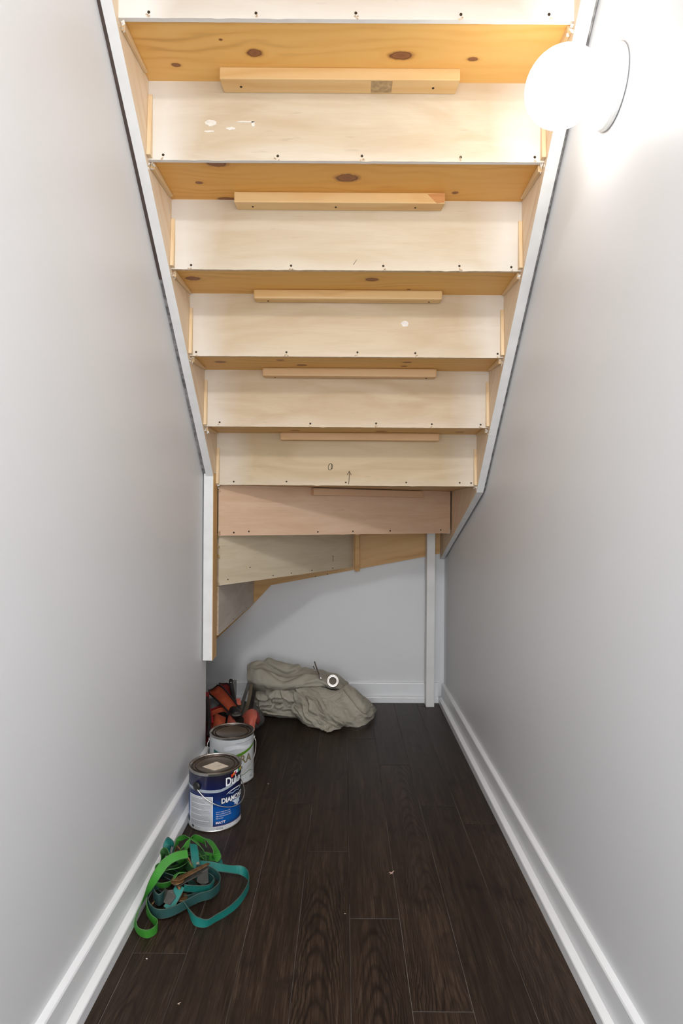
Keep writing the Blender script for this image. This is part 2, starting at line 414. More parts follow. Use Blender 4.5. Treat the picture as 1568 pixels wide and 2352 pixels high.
for k in range(-2, 6):
    c0, c1 = [tuple(v*q for v, q in zip(c, (.74, .705, .65))) for c in PC[max(k, 0)]]
    m = plywood('birch_plywood_%d' % (k+2), c0, c1, k+3, wash=(.8, .65, .6, .5, .45, .4)[max(k, 0)])
    y, z = Yk(k), Zk(k)
    ztop = min(z+.2005+.004, 2.598)
    ex = .006 if k == 5 else 0
    rz = ragged('riser', (SX(y), y), (TX(y)+ex, y), z, ztop, y, .011, [m, M_edge if k > 1 else M_white], stair, seed=k+10)
    sp = []
    for x in screws.get(k, ()):
        zz = z+.013+random.uniform(-.001, .002); screw((x, y, zz), (0, -1, 0), rz)
        if k < 5: sp.append((x, y-.001, zz-.007))
    if sp: splinters(sp, (0, -1, 0), rz, k)
    if k == 1:   # smeared white filler patches
        for (a, b, z0, z1) in ((-.37, -.335, 2.035, 2.05), (-.372, -.34, 2.018, 2.024), (-.315, -.285, 2.024, 2.034), (-.29, -.235, 2.044, 2.049), (-.247, -.238, 2.033, 2.05)):
            rn = random.Random(int(a*1000)); pts = []
            for i in range(14):
                t = 2*math.pi*i/14; pts.append(((a+b)/2+(b-a)/2*math.cos(t)*rn.uniform(.7, 1.1), (z0+z1)/2+(z1-z0)/2*math.sin(t)*rn.uniform(.6, 1.2)))
            hexa('filler_patch', [(px, y-.0008, pz) for px, pz in pts], [(px, y+.0005, pz) for px, pz in pts], M_caulk, rz, 0)
    if k == 3:
        pts = [(.194+.012*math.cos(t*.6)*(1+.2*math.sin(3*t)), 1.655+.010*math.sin(t*.6)) for t in range(10)]
        hexa('filler_patch', [(px, y-.0006, pz) for px, pz in pts], [(px, y+.0005, pz) for px, pz in pts], M_caulk, rz, 0)
# straight treads
knots = {-2: [], -1: [], 0: [(-.2255, 1.44, .017, .011), (.131, 1.445, .026, .012), (-.428, 1.48, .010, .006), (.308, 1.455, .012, .006), (-.30, 1.40, .004, .003)],
         1: [(-.34, 1.553, .025, .016), (.001, 1.619, .029, .017), (-.41, 1.647, .009, .006), (-.35, 1.73, .022, .008), (.31, 1.69, .008, .006)],
         2: [(-.469, 1.8125, .020, .013), (.079, 1.8125, .018, .012), (.20, 1.89, .005, .004)],
         3: [(-.4275, 2.026, .018, .010), (-.152, 2.062, .016, .010), (-.22, 1.997, .012, .007), (.209, 2.014, .014, .009), (.205, 2.068, .010, .008)],
         4: [(-.19, 2.258, .018, .010), (.138, 2.258, .02, .010), (.44, 2.27, .016, .010)]}
cleats = {0: (-.3194, .284, .05), 1: (-.32, .282, .044), 2: (-.294, .31, .041), 3: (-.2927, .325, .038), 4: (-.251, .37, .036)}
cscrew = {0: (-.27, .22), 1: (-.27, -.03, .20), 2: (-.25, .27), 3: (-.25, .29), 4: ()}
for k in range(-2, 5):
    y0, y1, z = Yk(k)+.0112, Yk(k+1)+.03, Zk(k)+.004
    cx, cy = (SX(y0)+TX(y0))/2, (y0+y1)/2
    base = ((.80, .43, .11), (.74, .36, .075), (.72, .38, .09), (.68, .36, .09), (.64, .35, .10))[max(k, 0)]
    m = pine('knotty_pine_%d' % (k+2), [(a-cx, b-cy, rx, ry) for a, b, rx, ry in knots[k]], k+4, base=base, gscale=(40, 46, 44, 42, 40)[max(k, 0)],
             light=tuple(min(1, v) for v in (base[0]*1.12, base[1]*1.3, base[2]*1.7)), wash=(.6, .35, .15, 0, 0)[max(k, 0)])
    if z+.036 < 2.6:
        t = prism_xy('tread', [(SX(y0), y0), (TX(y0), y0), (TX(y1), y1), (SX(y1), y1)], z, z+.036, m, stair, .001)
    if k in cleats:
        a, b, d = cleats[k]
        yb = Yk(k+1)-.0005
        cm = pine('cleat_pine_%d' % k, [], 11+k*2, base=(.72, .45, .19) if k < 3 else (.66, .40, .19), dark=(.5, .25, .08), light=(.80, .58, .30) if k < 3 else (.70, .47, .26), gscale=30)
        cl = bevel(hexa('cleat', [(a, yb-d, z-.0303), (b, yb-d, z-.0303), (b-.004, yb, z-.0303), (a+.002, yb, z-.0303)],
                        [(a, yb-d, z-.0003), (b, yb-d, z-.0003), (b-.002, yb, z-.0003), (a, yb, z-.0003)], cm, stair, 0), .0022 if k in (0, 1) else .006, 2)
        for x in cscrew[k]: screw((x, yb-d*.45, z-.0303), (0, 0, -1), cl, .0032)
        if k == 1:   # resinous end of this cleat
            o = hexa('resin_stain', [(.232, yb-d-.0006, z-.004), (.2805, yb-d-.0006, z-.0012), (.2805, yb-d-.0006, z-.028), (.258, yb-d-.0006, z-.0295)],
                     [(.232, yb-d+.001, z-.004), (.2805, yb-d+.001, z-.0012), (.2805, yb-d+.001, z-.028), (.258, yb-d+.001, z-.0295)],
                     pine('resin_pine', [], 21, base=(.50, .20, .06), dark=(.25, .08, .03), light=(.66, .33, .12), gscale=90), cl, 0)
        if k == 0:
            box('pencil_shading', (.062, yb-d+.004, z-.0309), (.115, yb-.006, z-.0300), plain('graphite_smudge', (.42, .29, .15), .7, vary=.3, scale=80), cl, 0)
# stringers: flat sides, white painted lower edge
def stringer(side):
    S = (lambda y: SX(y)) if side < 0 else (lambda y: TX(y))
    O = (lambda y: XL(y)+.0135) if side < 0 else (lambda y: XR(y)-.0075)
    zb = lambda y: 2.147-(y-1.335)*1.0025-.027
    if side < 0: prof = [(.93, zb(.93)), (2.278, zb(2.278)), (2.278, 1.187), (2.342, 1.187), (2.342, 1.62), (1.29, 2.595), (.93, 2.595)]
    else: prof = [(.93, zb(.93)), (2.332, zb(2.332)), (3.245, .79), (3.245, 1.12), (2.48, 1.40), (1.29, 2.595), (.93, 2.595)]
    n = len(prof); V = [(S(y), y, z) for y, z in prof]+[(O(y), y, z) for y, z in prof]
    F = [tuple(range(n)), tuple(range(n, 2*n))[::-1]]; idx = [0, 1]
    for i in range(n):
        F.append((i, (i+1) % n, n+(i+1) % n, n+i)); idx.append(1)
    return mesh_obj('stringer', V, F, [M_pine_side, M_white], stair, idx=idx)
SL = stringer(-1); SR = stringer(1)
def wedge(par, side, y0, z0, y1, z1, t0, t1, wd=.010, m=None):
    """thin driven wedge lying on the stringer's inner face"""
    S = SX if side < 0 else TX; s = -side
    d = Vector((0, y1-y0, z1-z0)).normalized(); nn = Vector((0, -abs(d.z), -abs(d.y)))
    a = Vector((0, y0, z0)); b = Vector((0, y1, z1)); P = [a, b, b+nn*t1, a+nn*t0]
    V = [(S(p.y)+s*.0003, p.y, p.z) for p in P]+[(S(p.y)+s*wd, p.y, p.z) for p in P]
    return bevel(mesh_obj('wedge', V, [(0, 1, 2, 3), (7, 6, 5, 4), (0, 1, 5, 4), (1, 2, 6, 5), (2, 3, 7, 6), (3, 0, 4, 7)], m or M_wedge, par), .0008)
def lumps(par, cs, seed, size=.007, mat=None):
    """torn flakes of paint and filler at a corner, joined (nobody could count them)"""
    rn = random.Random(seed); V = []; F = []
    for c in cs:
        for _ in range(rn.randint(5, 8)):
            p = Vector(c)+Vector((rn.uniform(-1, 1), rn.uniform(-1, 1), rn.uniform(-1.2, 1)))*size
            sz = [size*rn.uniform(.25, .8) for _ in range(3)]; sz[rn.randrange(3)] *= .4
            M = Matrix.Rotation(rn.uniform(0, 3), 3, Vector((rn.random(), rn.random(), rn.random())).normalized())
            i = len(V)
            for q in ((1, 0, 0), (-1, 0, 0), (0, 1, 0), (0, -1, 0), (0, 0, 1), (0, 0, -1)):
                V.append(p+M @ Vector((q[0]*sz[0]*rn.uniform(.6, 1.3), q[1]*sz[1]*rn.uniform(.6, 1.3), q[2]*sz[2])))
            for f in ((0, 2, 4), (2, 1, 4), (1, 3, 4), (3, 0, 4), (2, 0, 5), (1, 2, 5), (3, 1, 5), (0, 3, 5)): F.append(tuple(i+j for j in f))
    return tag(mesh_obj('paint_flakes', V, F, mat or M_caulk, par), kind='stuff')
for side, par in ((-1, SL), (1, SR)):
    S = SX if side < 0 else TX; cs = []
    for k in range(0, 5):
        y, z = Yk(k), Zk(k)
        wedge(par, side, y+.016, z+.0035, y+.165+.01*((k*7) % 3), z+.0035, .019, .006, .009+.002*(k % 2), m=M_wedge_flat)
        yr, zt = Yk(k+1), Zk(k)
        wedge(par, side, yr-.0005, zt-.035-.01*((k*5) % 3), yr-.0005, Zk(k+1)+.004, .006, .017, .011)
        cs.append((S(y)-side*.003, y+.004, z-.013))
    cs.append((S(Yk(5))-side*.003, Yk(5)-.004, Zk(5)-.004))
    lumps(par, cs, 5+side, .0085)
screw((-.525, 2.21, 1.253), (0, -.7, -.7), SL, .003)
# gaps between the stringers and the walls
def strip(name, side, ya, yb, mat, off):
    V = []
    X0 = (lambda y: XL(y)+.0003) if side < 0 else (lambda y: XR(y)-.0003)
    X1 = (lambda y: XL(y)+.0132) if side < 0 else (lambda y: XR(y)-.0072)
    zb = lambda y: 2.147-(y-1.335)*1.0025-.027+off
    for y in (ya, yb):
        V += [(X0(y), y, zb(y)), (X1(y), y, zb(y)), (X1(y), y, zb(y)+.05), (X0(y), y, zb(y)+.05)]
    return mesh_obj(name, V, [(0, 1, 2, 3), (4, 7, 6, 5), (0, 4, 5, 1), (1, 5, 6, 2), (2, 6, 7, 3), (3, 7, 4, 0)], mat, stair)
tag(strip('gap_sealant', -1, .95, 1.74, M_foam, .004), 'dark brown strip in the gap')
tag(strip('gap_sealant', -1, 1.742, 2.276, M_grime, .010), 'grey patchy filler in the gap')
tag(strip('gap_sealant', 1, .95, 2.33, M_grime, .012), 'grey filler in the gap')

# newel and winders
newel = box('newel_post', (-.541, 2.279, .464), (-.503, 2.351, 1.186), [M_white, pine('newel_pine', [], 2, base=(.62, .34, .10), dark=(.35, .15, .04), light=(.70, .42, .15), gscale=26, along=(0, 0, 1), across=(0, 1, 0))], stair, .0015)
for p in newel.data.polygons: p.material_index = 1 if p.normal.x > .5 else 0
Y5 = Yk(5)
W = [((-.500, 2.358), (.5185, 2.892), 1.143, (.60, .38, .24), (.68, .47, .32)),
     ((-.500, 2.372), (.053, 3.249), .9425, (.66, .54, .37), (.74, .63, .46)),
     ((-.503, 2.385), (-.492, 3.249), .742, (.58, .50, .42), (.68, .61, .53))]
wr = []
for i, (a, b, zt, c0, c1) in enumerate(W):
    m = plywood('winder_plywood_%d' % i, c0, c1, 20+i, wash=0, grainy=.5)
    rr = ragged('riser', a, b, zt-.2005, zt+.003, 0, .011, [m, M_edge], stair, seed=40+i); wr.append(rr)
def on(i, t, dz, off=.0):
    a, b, zt = W[i][:3]; A = Vector(a+(0,)); B = Vector(b+(0,)); d = (B-A).normalized(); n_ = Vector((d.y, -d.x, 0))
    return A.lerp(B, t)+Vector((0, 0, zt-.2005+dz))+n_*off, n_
for t, dz in ((.055, .012), (.11, .016), (.38, .012), (.53, .013), (.70, .014), (.95, .016)):
    p, n_ = on(0, t, dz); screw(p, n_, wr[0], .0038)
for t, dz in ((.05, .02), (.18, .06), (.33, .012), (.46, .012), (.62, .012), (.80, .01)):
    p, n_ = on(1, t, dz); screw(p, n_, wr[1], .003)
for t, dz in ((.35, .012), (.72, .012)):
    p, n_ = on(2, t, dz); screw(p, n_, wr[2], .003)
def tread_poly(poly, z, seed, **kw):
    return prism_xy('tread', poly, z, z+.036, pine('winder_pine_%d' % seed, [], seed, base=(.55, .34, .15), **kw), stair, .001)
tread_poly([(SX(Y5)+.001, Y5+.0112), (TX(Y5), Y5+.0112), (.519, 2.92), (.50, 2.92), (-.50, 2.385)], 1.1465, 31)
tread_poly([(-.49, 2.372), (.517, 2.905), (.517, 3.245), (.06, 3.245)], .946, 32)
tread_poly([(-.497, 2.405), (.033, 3.245), (-.49, 3.245)], .7455, 33)
tread_poly([(-.517, 2.388), (-.506, 3.245), (-.72, 3.245), (-.72, 2.388)], .545, 34)
hexa('cleat', [tuple(on(0, t, .170, o)[0]) for t, o in ((.35, .0006), (.84, .0006), (.84, .03), (.35, .03))],
     [tuple(on(0, t, .1995, o)[0]) for t, o in ((.35, .0006), (.84, .0006), (.84, .03), (.35, .03))], pine('cleat_pine_w', [], 40, base=(.60, .36, .2), light=(.66, .42, .26), dark=(.4, .2, .08), along=(1, .52, 0), across=(0, 0, 1)), stair)
m4 = plywood('lower_plywood', (.58, .48, .38), (.66, .56, .46), 31, wash=0)
ragged('riser', (-.70, 2.375), (-.70, 3.245), .342, .545, 0, .011, [m4, M_edge], stair, seed=51)
# back stringer on the far wall, and the pine behind the winders
M_bs = pine('back_stringer_pine', [], 14, base=(.58, .32, .10), dark=(.34, .15, .04), light=(.68, .42, .17), gscale=26, along=(1, 0, .2), across=(-.2, 0, 1))
prof = [(.5275, .821), (.46, .805), (-.398, .640), (-.51, .52), (-.72, .32), (-.72, .60), (-.45, .88), (-.2, 1.0), (.5275, 1.14)]
n = len(prof)
bs = mesh_obj('back_stringer', [(x, 3.2505, z) for x, z in prof]+[(x, 3.2795, z) for x, z in prof],
              [tuple(range(n)), tuple(range(n, 2*n))[::-1]]+[(i, (i+1) % n, n+(i+1) % n, n+i) for i in range(n)], M_bs, stair)
for t in ((-.155, .690), (-.09, .703)): screw((t[0], 3.2505, t[1]), (0, -1, 0), bs, .003)
tag(hexa('wedge', [(.060, 3.225, .72), (.088, 3.225, .722), (.088, 3.2502, .722), (.060, 3.2502, .72)],
         [(.060, 3.20, .94), (.082, 3.20, .94), (.082, 3.2502, .94), (.060, 3.2502, .94)], M_bs, bs), None)
# glue and splinters down the newel side, ragged ply ends
lumps(stair, [(-.499, 2.352, z) for z in (1.135, 1.12, .955, .94, .90, .86, .75, .735)], 77, .006, plain('dried_glue', (.42, .28, .10), .6, vary=.3, scale=90))
lumps(SR, [(.513, 2.875, 1.09), (.513, 2.88, .96), (.512, 2.885, .945)], 78, .006)
# hung wedge strip along the W3 edge, bottom white strip of the winder stringer = stringer itself
# support post
post = box('support_post', (.446, 3.176, 0), (.490, 3.2395, .9455), M_post, stair, .0015)
tag(post, 'white painted square post under the back corner')
# pencil marks
M_pen = plain('pencil_mark', (.06, .05, .04), .7)
def mark(pts, y, par, rad=.0012): return tube('pencil_mark', [(x, y, z) for x, z in pts], rad, M_pen, par, 5)
r5 = [o for o in stair.children if o.name.startswith('riser')][7]
t = [(-.0555+.008*math.cos(a)+.002*math.sin(a), 1.218+.013*math.sin(a)) for a in np.linspace(1.2, 7.4, 22)]
mark(t+[(-.052, 1.208), (-.047, 1.212)], Y5-.0005, r5)
mark([(.017, 1.150), (.019, 1.175), (.0195, 1.200)], Y5-.0005, r5); mark([(.011, 1.187), (.0195, 1.203), (.027, 1.186)], Y5-.0005, r5)
p0, n_ = on(1, .80, 0); base = Vector((W[1][0][0], W[1][0][1], 0)).lerp(Vector((W[1][1][0], W[1][1][1], 0)), .80)
dd = (Vector(W[1][1]+(0,))-Vector(W[1][0]+(0,))).normalized()
tube('pencil_mark', [tuple(base+dd*a*1.3+n_*.0006+Vector((0, 0, .80+b))) for a, b in ((-.004, .012), (.002, .016), (.005, .010), (.000, .001), (.004, -.008), (-.001, -.013))], .0009, M_pen, wr[1], 5)
mark([(.032, 1.777), (.022, 1.762)], Yk(2)-.0005, [o for o in stair.children if o.name.startswith('riser')][4], .0006)

# ------------------------------------------------------------------ wall lamp
lamp = empty('wall_lamp', 'lit white globe lamp on a round white base high on the right wall', 'lamp', (XR(1.235), 1.235, 1.923))
LX = XR(1.235); M_cer = plain('white_porcelain', (.66, .66, .65), .25, vary=.01)
lathe('lamp_base', [(.077, 0), (.0775, -.006), (.074, -.011), (.064, -.014), (.053, -.020), (.047, -.030), (.0455, -.045), (.0465, -.056), (.040, -.057)], (LX, 1.235, 1.923), M_cer, lamp, 48, 'x')
N = NT('lit_opal_glass'); GM = N.fin((.9, .9, .9), .3, Emission_Strength=LAMP); N.b.inputs['Emission Color'].default_value = (1, .965, .92, 1)
prof = []
for i in range(25):
    a = math.pi*i/24*.86+.001
    prof.append((.0755*math.sin(a), -.0755*math.cos(a)))
prof.append((.033, .082))
g = lathe('globe', prof, (LX-.102, 1.235, 1.923), GM, lamp, 48, 'x')
for (a, z) in ((200, 0), (80, 0), (320, 0)):
    t = R_(a); p = Vector((LX-.050, 1.235+.0462*math.cos(t), 1.923+.0462*math.sin(t)))
    tube('thumb_screw', [p, p+Vector((0, math.cos(t)*.006, math.sin(t)*.006))], .0026, plain('brass_screw', (.5, .38, .2), .35, .9), lamp)

# ------------------------------------------------------------------ paint cans
M_steel = plain('can_steel', (.55, .53, .50), .28, .95, vary=.12, scale=20)
M_wire = plain('bail_wire', (.62, .61, .58), .3, .9)
M_black = plain('black_plastic', (.015, .015, .016), .4)
def lid_mat(name, a, b):
    N = NT(name); P = N.coord(); f = N.noise(N.map(P, (14, 22, 1)), 1.5, 5, .6, .6)
    return N.fin(N.ramp(f, [(.35, a), (.7, b)]), N.ramp(f, [(.3, (.25, .25, .25)), (.7, (.5, .5, .5))]), Metallic=.75)
class Can:
    def __init__(s, label, cx, cy, R, H, body, lid, bail_a, bail_z, drop, lug):
        s.c = (cx, cy); s.R = R; s.H = H
        s.a0 = math.atan2(-cy, -cx)          # direction from the can to the viewer's corridor axis
        s.root = empty('paint_can', label, 'paint can', (cx, cy, 0))
        bo = lathe('body', [(R-.003, .0005), (R, .001), (R+.001, .004), (R-.0005, .006), (R-.0005, H-.009), (R+.0008, H-.006), (R+.0008, H-.001), (R-.001, H), (R-.004, H-.001), (R-.006, H-.004), (R-.009, H-.006)], (cx, cy, 0), body, s.root, 64)
        for p in bo.data.polygons:
            if p.center.z > H-.0085 or p.center.z < .0055: p.material_index = 1
        s.body = bo
        lathe('lid', [(R-.0085, H-.012), (R-.0085, H-.004), (R-.010, H-.0015), (R-.013, H-.0015), (R-.0145, H-.006), (R-.019, H-.0065), (R-.0205, H-.0045), (R-.023, H-.0045), (R-.025, H-.006), (.001, H-.0062)], (cx, cy, 0), [lid], s.root, 64)
        # bail wire
        pts = []; b0 = bail_a
        for i in range(41):
            u = i/40; a = b0+math.pi*u; rr = R+.006+(.016*math.sin(math.pi*u) if not lug else .006*math.sin(math.pi*u))
            if i in (0, 40): rr = R+.001
            z = bail_z-drop*math.sin(math.pi*u)**.85
            pts.append(s.P(a, z, rr))
        tube('bail', cr(pts, 80), .0015, M_wire, s.root, 8)
        for a in (b0, b0+math.pi):
            p = Vector(s.P(a, bail_z, R-.001)); q = Vector(s.P(a, bail_z, R+(.007 if lug else .004)))
            tube('bail_ear', [p, p.lerp(q, .8), q], [.014, .014, .009] if lug else [.008, .008, .005], M_black if lug else M_steel, s.root, 16)
    def P(s, a, z, rr=None):
        """a measured to the viewer's right from the side that faces the corridor axis"""
        rr = rr or s.R+.0006; t = s.a0+a
        return (s.c[0]+rr*math.cos(t), s.c[1]+rr*math.sin(t), z)
    def patch(s, name, a0, a1, lo, hi, mat, lift=.0004, n=16, parent=None):
        lo_ = lo if callable(lo) else (lambda a: lo); hi_ = hi if callable(hi) else (lambda a: hi); V = []; F = []
        for i in range(n+1):
            a = a0+(a1-a0)*i/n; V += [s.P(a, lo_(a), s.R-.0003+lift), s.P(a, hi_(a), s.R-.0003+lift)]
        for i in range(n): F.append((2*i, 2*i+2, 2*i+3, 2*i+1))
        return mesh_obj(name, V, F, mat, parent or s.root)
    def text(s, txt, a, z, h, mat, wide=1.0, bold=0.0, lift=.0008, shear=0, name='lettering'):
        cu = bpy.data.curves.new('t', 'FONT'); cu.body = txt; cu.size = h/.70; cu.offset = bold; cu.shear = shear; cu.resolution_u = 3
        o = bpy.data.objects.new('t', cu); C.objects.link(o); dg = bpy.context.evaluated_depsgraph_get(); dg.update()
        me = bpy.data.meshes.new_from_object(o.evaluated_get(dg)); bpy.data.objects.remove(o)
        bm = bmesh.new(); bm.from_mesh(me)
        bmesh.ops.subdivide_edges(bm, edges=[e for e in bm.edges if e.calc_length() > .006], cuts=1)
        V = [s.P(a+v.co.x*wide/s.R, z+v.co.y, s.R+lift) for v in bm.verts]; F = [tuple(v.index for v in f.verts) for f in bm.faces]
        bm.free(); return mesh_obj(name, V, F, mat, s.root)
# blue can
N = NT('blue_can_print'); P = N.coord(); S = N.n('ShaderNodeSeparateXYZ', i_0=P)
zz = N.math('ADD', S.outputs[2], N.math('MULTIPLY', S.outputs[0], .12))
col = N.ramp(N.math('DIVIDE', zz, .19), [(.10, (.012, .03, .11)), (.22, (.006, .10, .36)), (.40, (.004, .085, .36)), (.56, (.008, .025, .12)), (.75, (.010, .014, .07)), (.95, (.018, .016, .035))])
M_blue = N.fin(col, .22, Coat_Weight=.3)
can1 = Can('blue paint can with a brown lid and cream sticker, beyond the green straps', -.429, 1.998, .0865, .190, [M_blue, M_steel], lid_mat('brown_lid', (.055, .04, .032), (.15, .115, .09)), R_(-41), .146, .072, True)
D = math.radians
M_silver = plain('silver_print', (.35, .40, .45), .4, vary=.04); M_paper = plain('grey_paper_label', (.50, .51, .53), .6, vary=.04)
M_wprint = plain('white_print', (.85, .86, .88), .5, vary=.02); M_kprint = plain('black_print', (.03, .03, .04), .5)
can1.patch('base_band', D(-180), D(180), .006, .0185, plain('white_band', (.66, .67, .69), .4), n=64)
arc = lambda a: .139-.007*math.cos(a*1.1+.1)+.016*max(0, a-.2)
can1.patch('silver_band', D(-88), D(86), lambda a: arc(a)-.0045, lambda a: arc(a)+.0045, M_silver, n=40)
can1.patch('text_panel', D(-63), D(-6), .0187, .113, M_paper, .0006, n=20)
can1.patch('panel_side', D(-66), D(-63), .0187, .115, M_wprint, .0005); can1.patch('panel_side', D(-66), D(-5), .113, .115, M_wprint, .0007); can1.patch('panel_side', D(-6.2), D(-4.6), .0187, .115, M_wprint, .0007)
M_gprint = plain('grey_print', (.30, .31, .33), .6); rn = random.Random(4)
for i in range(24):
    z = .1085-i*.0036; a1 = D(-10-rn.choice((0, 0, 3, 12, 20)))
    can1.patch('print_line', D(-59), a1, z-.0006, z+.0006, M_gprint if i % 5 else M_wprint, .0009, n=10)
can1.text('Dulux', D(22), .1435, .0262, M_wprint, .80, .0009)
can1.text('DIAMOND', D(12.5), .090, .0165, M_kprint, .90, .0022, .0007)
can1.text('DIAMOND', D(13), .0907, .0155, M_wprint, .91, .0007, .0012)
for (a, z, da, dz, cc) in ((36, .171, 5, .010, (.75, .05, .02)), (41, .1745, 5, .009, (.85, .20, .02)), (46, .176, 5, .009, (.55, .03, .12)), (51, .178, 6, .009, (.9, .9, .88)), (44, .181, 14, .006, (.88, .88, .86)),
                          (57, .177, 5, .010, (.02, .25, .30)), (62, .178, 5, .010, (.20, .45, .05)), (67, .179, 7, .011, (.85, .50, .02))):
    can1.patch('flag_emblem', D(a), D(a+da), z-dz/2, z+dz/2, plain('emblem_colour', cc, .4), .0010, n=4)
def dome(a, k): return .112+k*math.sqrt(max(0, 1-((a-D(50))/D(26))**2))
can1.patch('diamond_emblem', D(25), D(75), lambda a: dome(a, .0125), lambda a: dome(a, .0155), M_wprint, .0011, n=24)
can1.patch('diamond_emblem', D(30), D(70), lambda a: .1125+.004*abs(math.sin(a*9)), lambda a: .115+.004*abs(math.sin(a*9)), plain('pale_blue_print', (.45, .6, .75), .4), .0011, n=24)
can1.patch('diamond_emblem', D(38), D(72), lambda a: .088-.018*(1-abs((a-D(55))/D(17))), .088, plain('ice_print', (.60, .74, .86), .4), .0006, n=12)
can1.patch('diamond_emblem', D(46), D(64), lambda a: .086-.024*(1-abs((a-D(55))/D(9))), .0725, M_wprint, .0010, n=12)
for i, tx in enumerate(('Interior acrylic latex paint', 'Most durability & coverage', 'High hiding & excellent flow', 'Easy to clean')):
    can1.text(tx, D(2), .063-.0068*i, .0034, M_wprint, .95)
can1.text('MATT', D(1.5), .0265, .0072, plain('pink_print', (.85, .75, .82), .5), 1.15, .0004)
can1.patch('flare_line', D(-4), D(75), .0190, .0212, plain('violet_print', (.10, .03, .12), .4), .0009, n=20)
can1.text('12110', D(1.5), .0085, .0062, M_kprint, 1.05); can1.text('3.7 L', D(50), .0095, .006, M_kprint)
can1.text('Paint / Peinture', D(-46), .0115, .0026, M_kprint); can1.text('Net 3.7 L', D(-46), .0078, .0026, M_kprint)
can1.patch('square_mark', D(-57), D(-50), .009, .016, M_kprint, .0006)
# cream sticker on the lid
sx, sy = -.428, 1.988
q = [(-.040, -.008), (.006, -.036), (.046, -.002), (-.002, .033)]
stk = hexa('lid_sticker', [(sx+a, sy+b, .1839) for a, b in q], [(sx+a, sy+b, .1845) for a, b in q], plain('cream_paper', (.72, .62, .50), .6, vary=.03), can1.root, 0)
for i in range(3):
    o = -.008+i*.007
    hexa('print_line', [(sx+.006+o*.6+u, sy-.006+o+u*.55+v, .18455) for u, v in ((0, 0), (.016, 0), (.016, .0012), (0, .0012))],
         [(sx+.006+o*.6+u, sy-.006+o+u*.55+v, .18465) for u, v in ((0, 0), (.016, 0), (.016, .0012), (0, .0012))], M_gprint, stk, 0)
# white can
N = NT('white_can_print'); P = N.coord()
f = N.noise(N.map(P, (6, 6, 40)), 1.2, 4, .6)
col = N.mix(N.ramp(f, [(.55, (0, 0, 0)), (.8, (.5, .5, .5))]), (.68, .70, .71), (.50, .53, .56))
M_wcan = N.fin(col, .4)
can2 = Can('white paint can with a green swoosh, standing behind the blue can', -.4335, 2.320, .0855, .183, [M_wcan, M_steel], lid_mat('dark_lid', (.045, .034, .028), (.12, .098, .08)), R_(-92), .151, .10, False)
sw = lambda a: .130-.017*math.cos((a-.15)*1.0)
can2.patch('teal_swoosh', D(-52), D(20), lambda a: .108, lambda a: .135-.016*((a+.9)/.9)**.7 if a > -.9 else .135, plain('teal_print', (.01, .12, .11), .4), n=24)
can2.patch('green_swoosh', D(-8), D(80), lambda a: .101+.022*max(0, a+.14)**1.3, lambda a: .1125+.020*max(0, a+.14)**1.2, plain('green_print', (.10, .26, .012), .4), .0008, n=24)
M_gold = plain('olive_gold_print', (.30, .25, .14), .35, .3)
can2.text('RA', D(20), .082, .030, M_gold, 1.0, .001)
can2.text('SS', D(20), .0625, .0085, M_kprint, 1.0, .0003)
can2.patch('sprig_line', D(15), D(68), lambda a: .0405+.004*math.sin(a*9), lambda a: .0425+.004*math.sin(a*9), plain('sage_print', (.20, .32, .10), .5), .0008, n=24)
can2.text('3.7L', D(52), .018, .006, M_kprint)
can2.patch('white_smear', D(-20), D(55), lambda a: .136+.003*math.sin(a*7), lambda a: .150+.004*math.sin(a*5+1), plain('white_smear_paint', (.74, .76, .78), .5, vary=.08), .0006, n=24)
can2.patch('brush_streak', D(10), D(66), lambda a: .1585+.002*a, lambda a: .1597+.002*a, M_gprint, .0008, n=14)

# ------------------------------------------------------------------ straps
def web(name, col, dirt=.3):
    N = NT(name); P = N.coord()
    f = N.noise(P, 14, 4, .6); g = N.n('ShaderNodeTexWave', i_Vector=P, i_Scale=260., i_Distortion=1.5).outputs[0]
    c = N.mix(N.math('MULTIPLY', N.ramp(f, [(.45, (0, 0, 0)), (.75, (1, 1, 1))]), dirt), tuple(col), tuple(x*.35+.02 for x in col))
    N.bump(g, .25, .0006); return N.fin(c, .6)
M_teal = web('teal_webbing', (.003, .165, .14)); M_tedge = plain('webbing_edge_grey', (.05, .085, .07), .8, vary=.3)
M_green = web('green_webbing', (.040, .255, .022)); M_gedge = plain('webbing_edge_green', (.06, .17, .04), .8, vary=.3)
M_dteal = web('shaded_teal_webbing', (.010, .062, .058), .6); M_dgreen = web('shaded_green_webbing', (.02, .10, .02), .6)  # darker webbing copies with the heap's inner shade put into their colour
M_rust = plain('rusty_steel', (.16, .085, .035), .5, .6, vary=.5, scale=70, bump=.3)
M_zinc = plain('dull_zinc', (.06, .058, .05), .5, .4, vary=.2, scale=50)
TS = empty('ratchet_strap', 'teal webbing ratchet strap with a rusty buckle and one wide loop on the floor', 'strap', (-.42, 1.58, 0))
GS = empty('ratchet_strap', 'bright green webbing strap tangled on top, its long tail against the left baseboard', 'strap', (-.46, 1.62, 0))
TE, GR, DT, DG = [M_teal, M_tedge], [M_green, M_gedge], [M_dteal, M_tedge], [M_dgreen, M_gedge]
SW, ST_ = .0235, .0016
def rb(par, mats, pts, wd=SW, label=None):
    o = ribbon('webbing', pts, wd, ST_, mats, par)
    if label: o['label'] = label
    return o
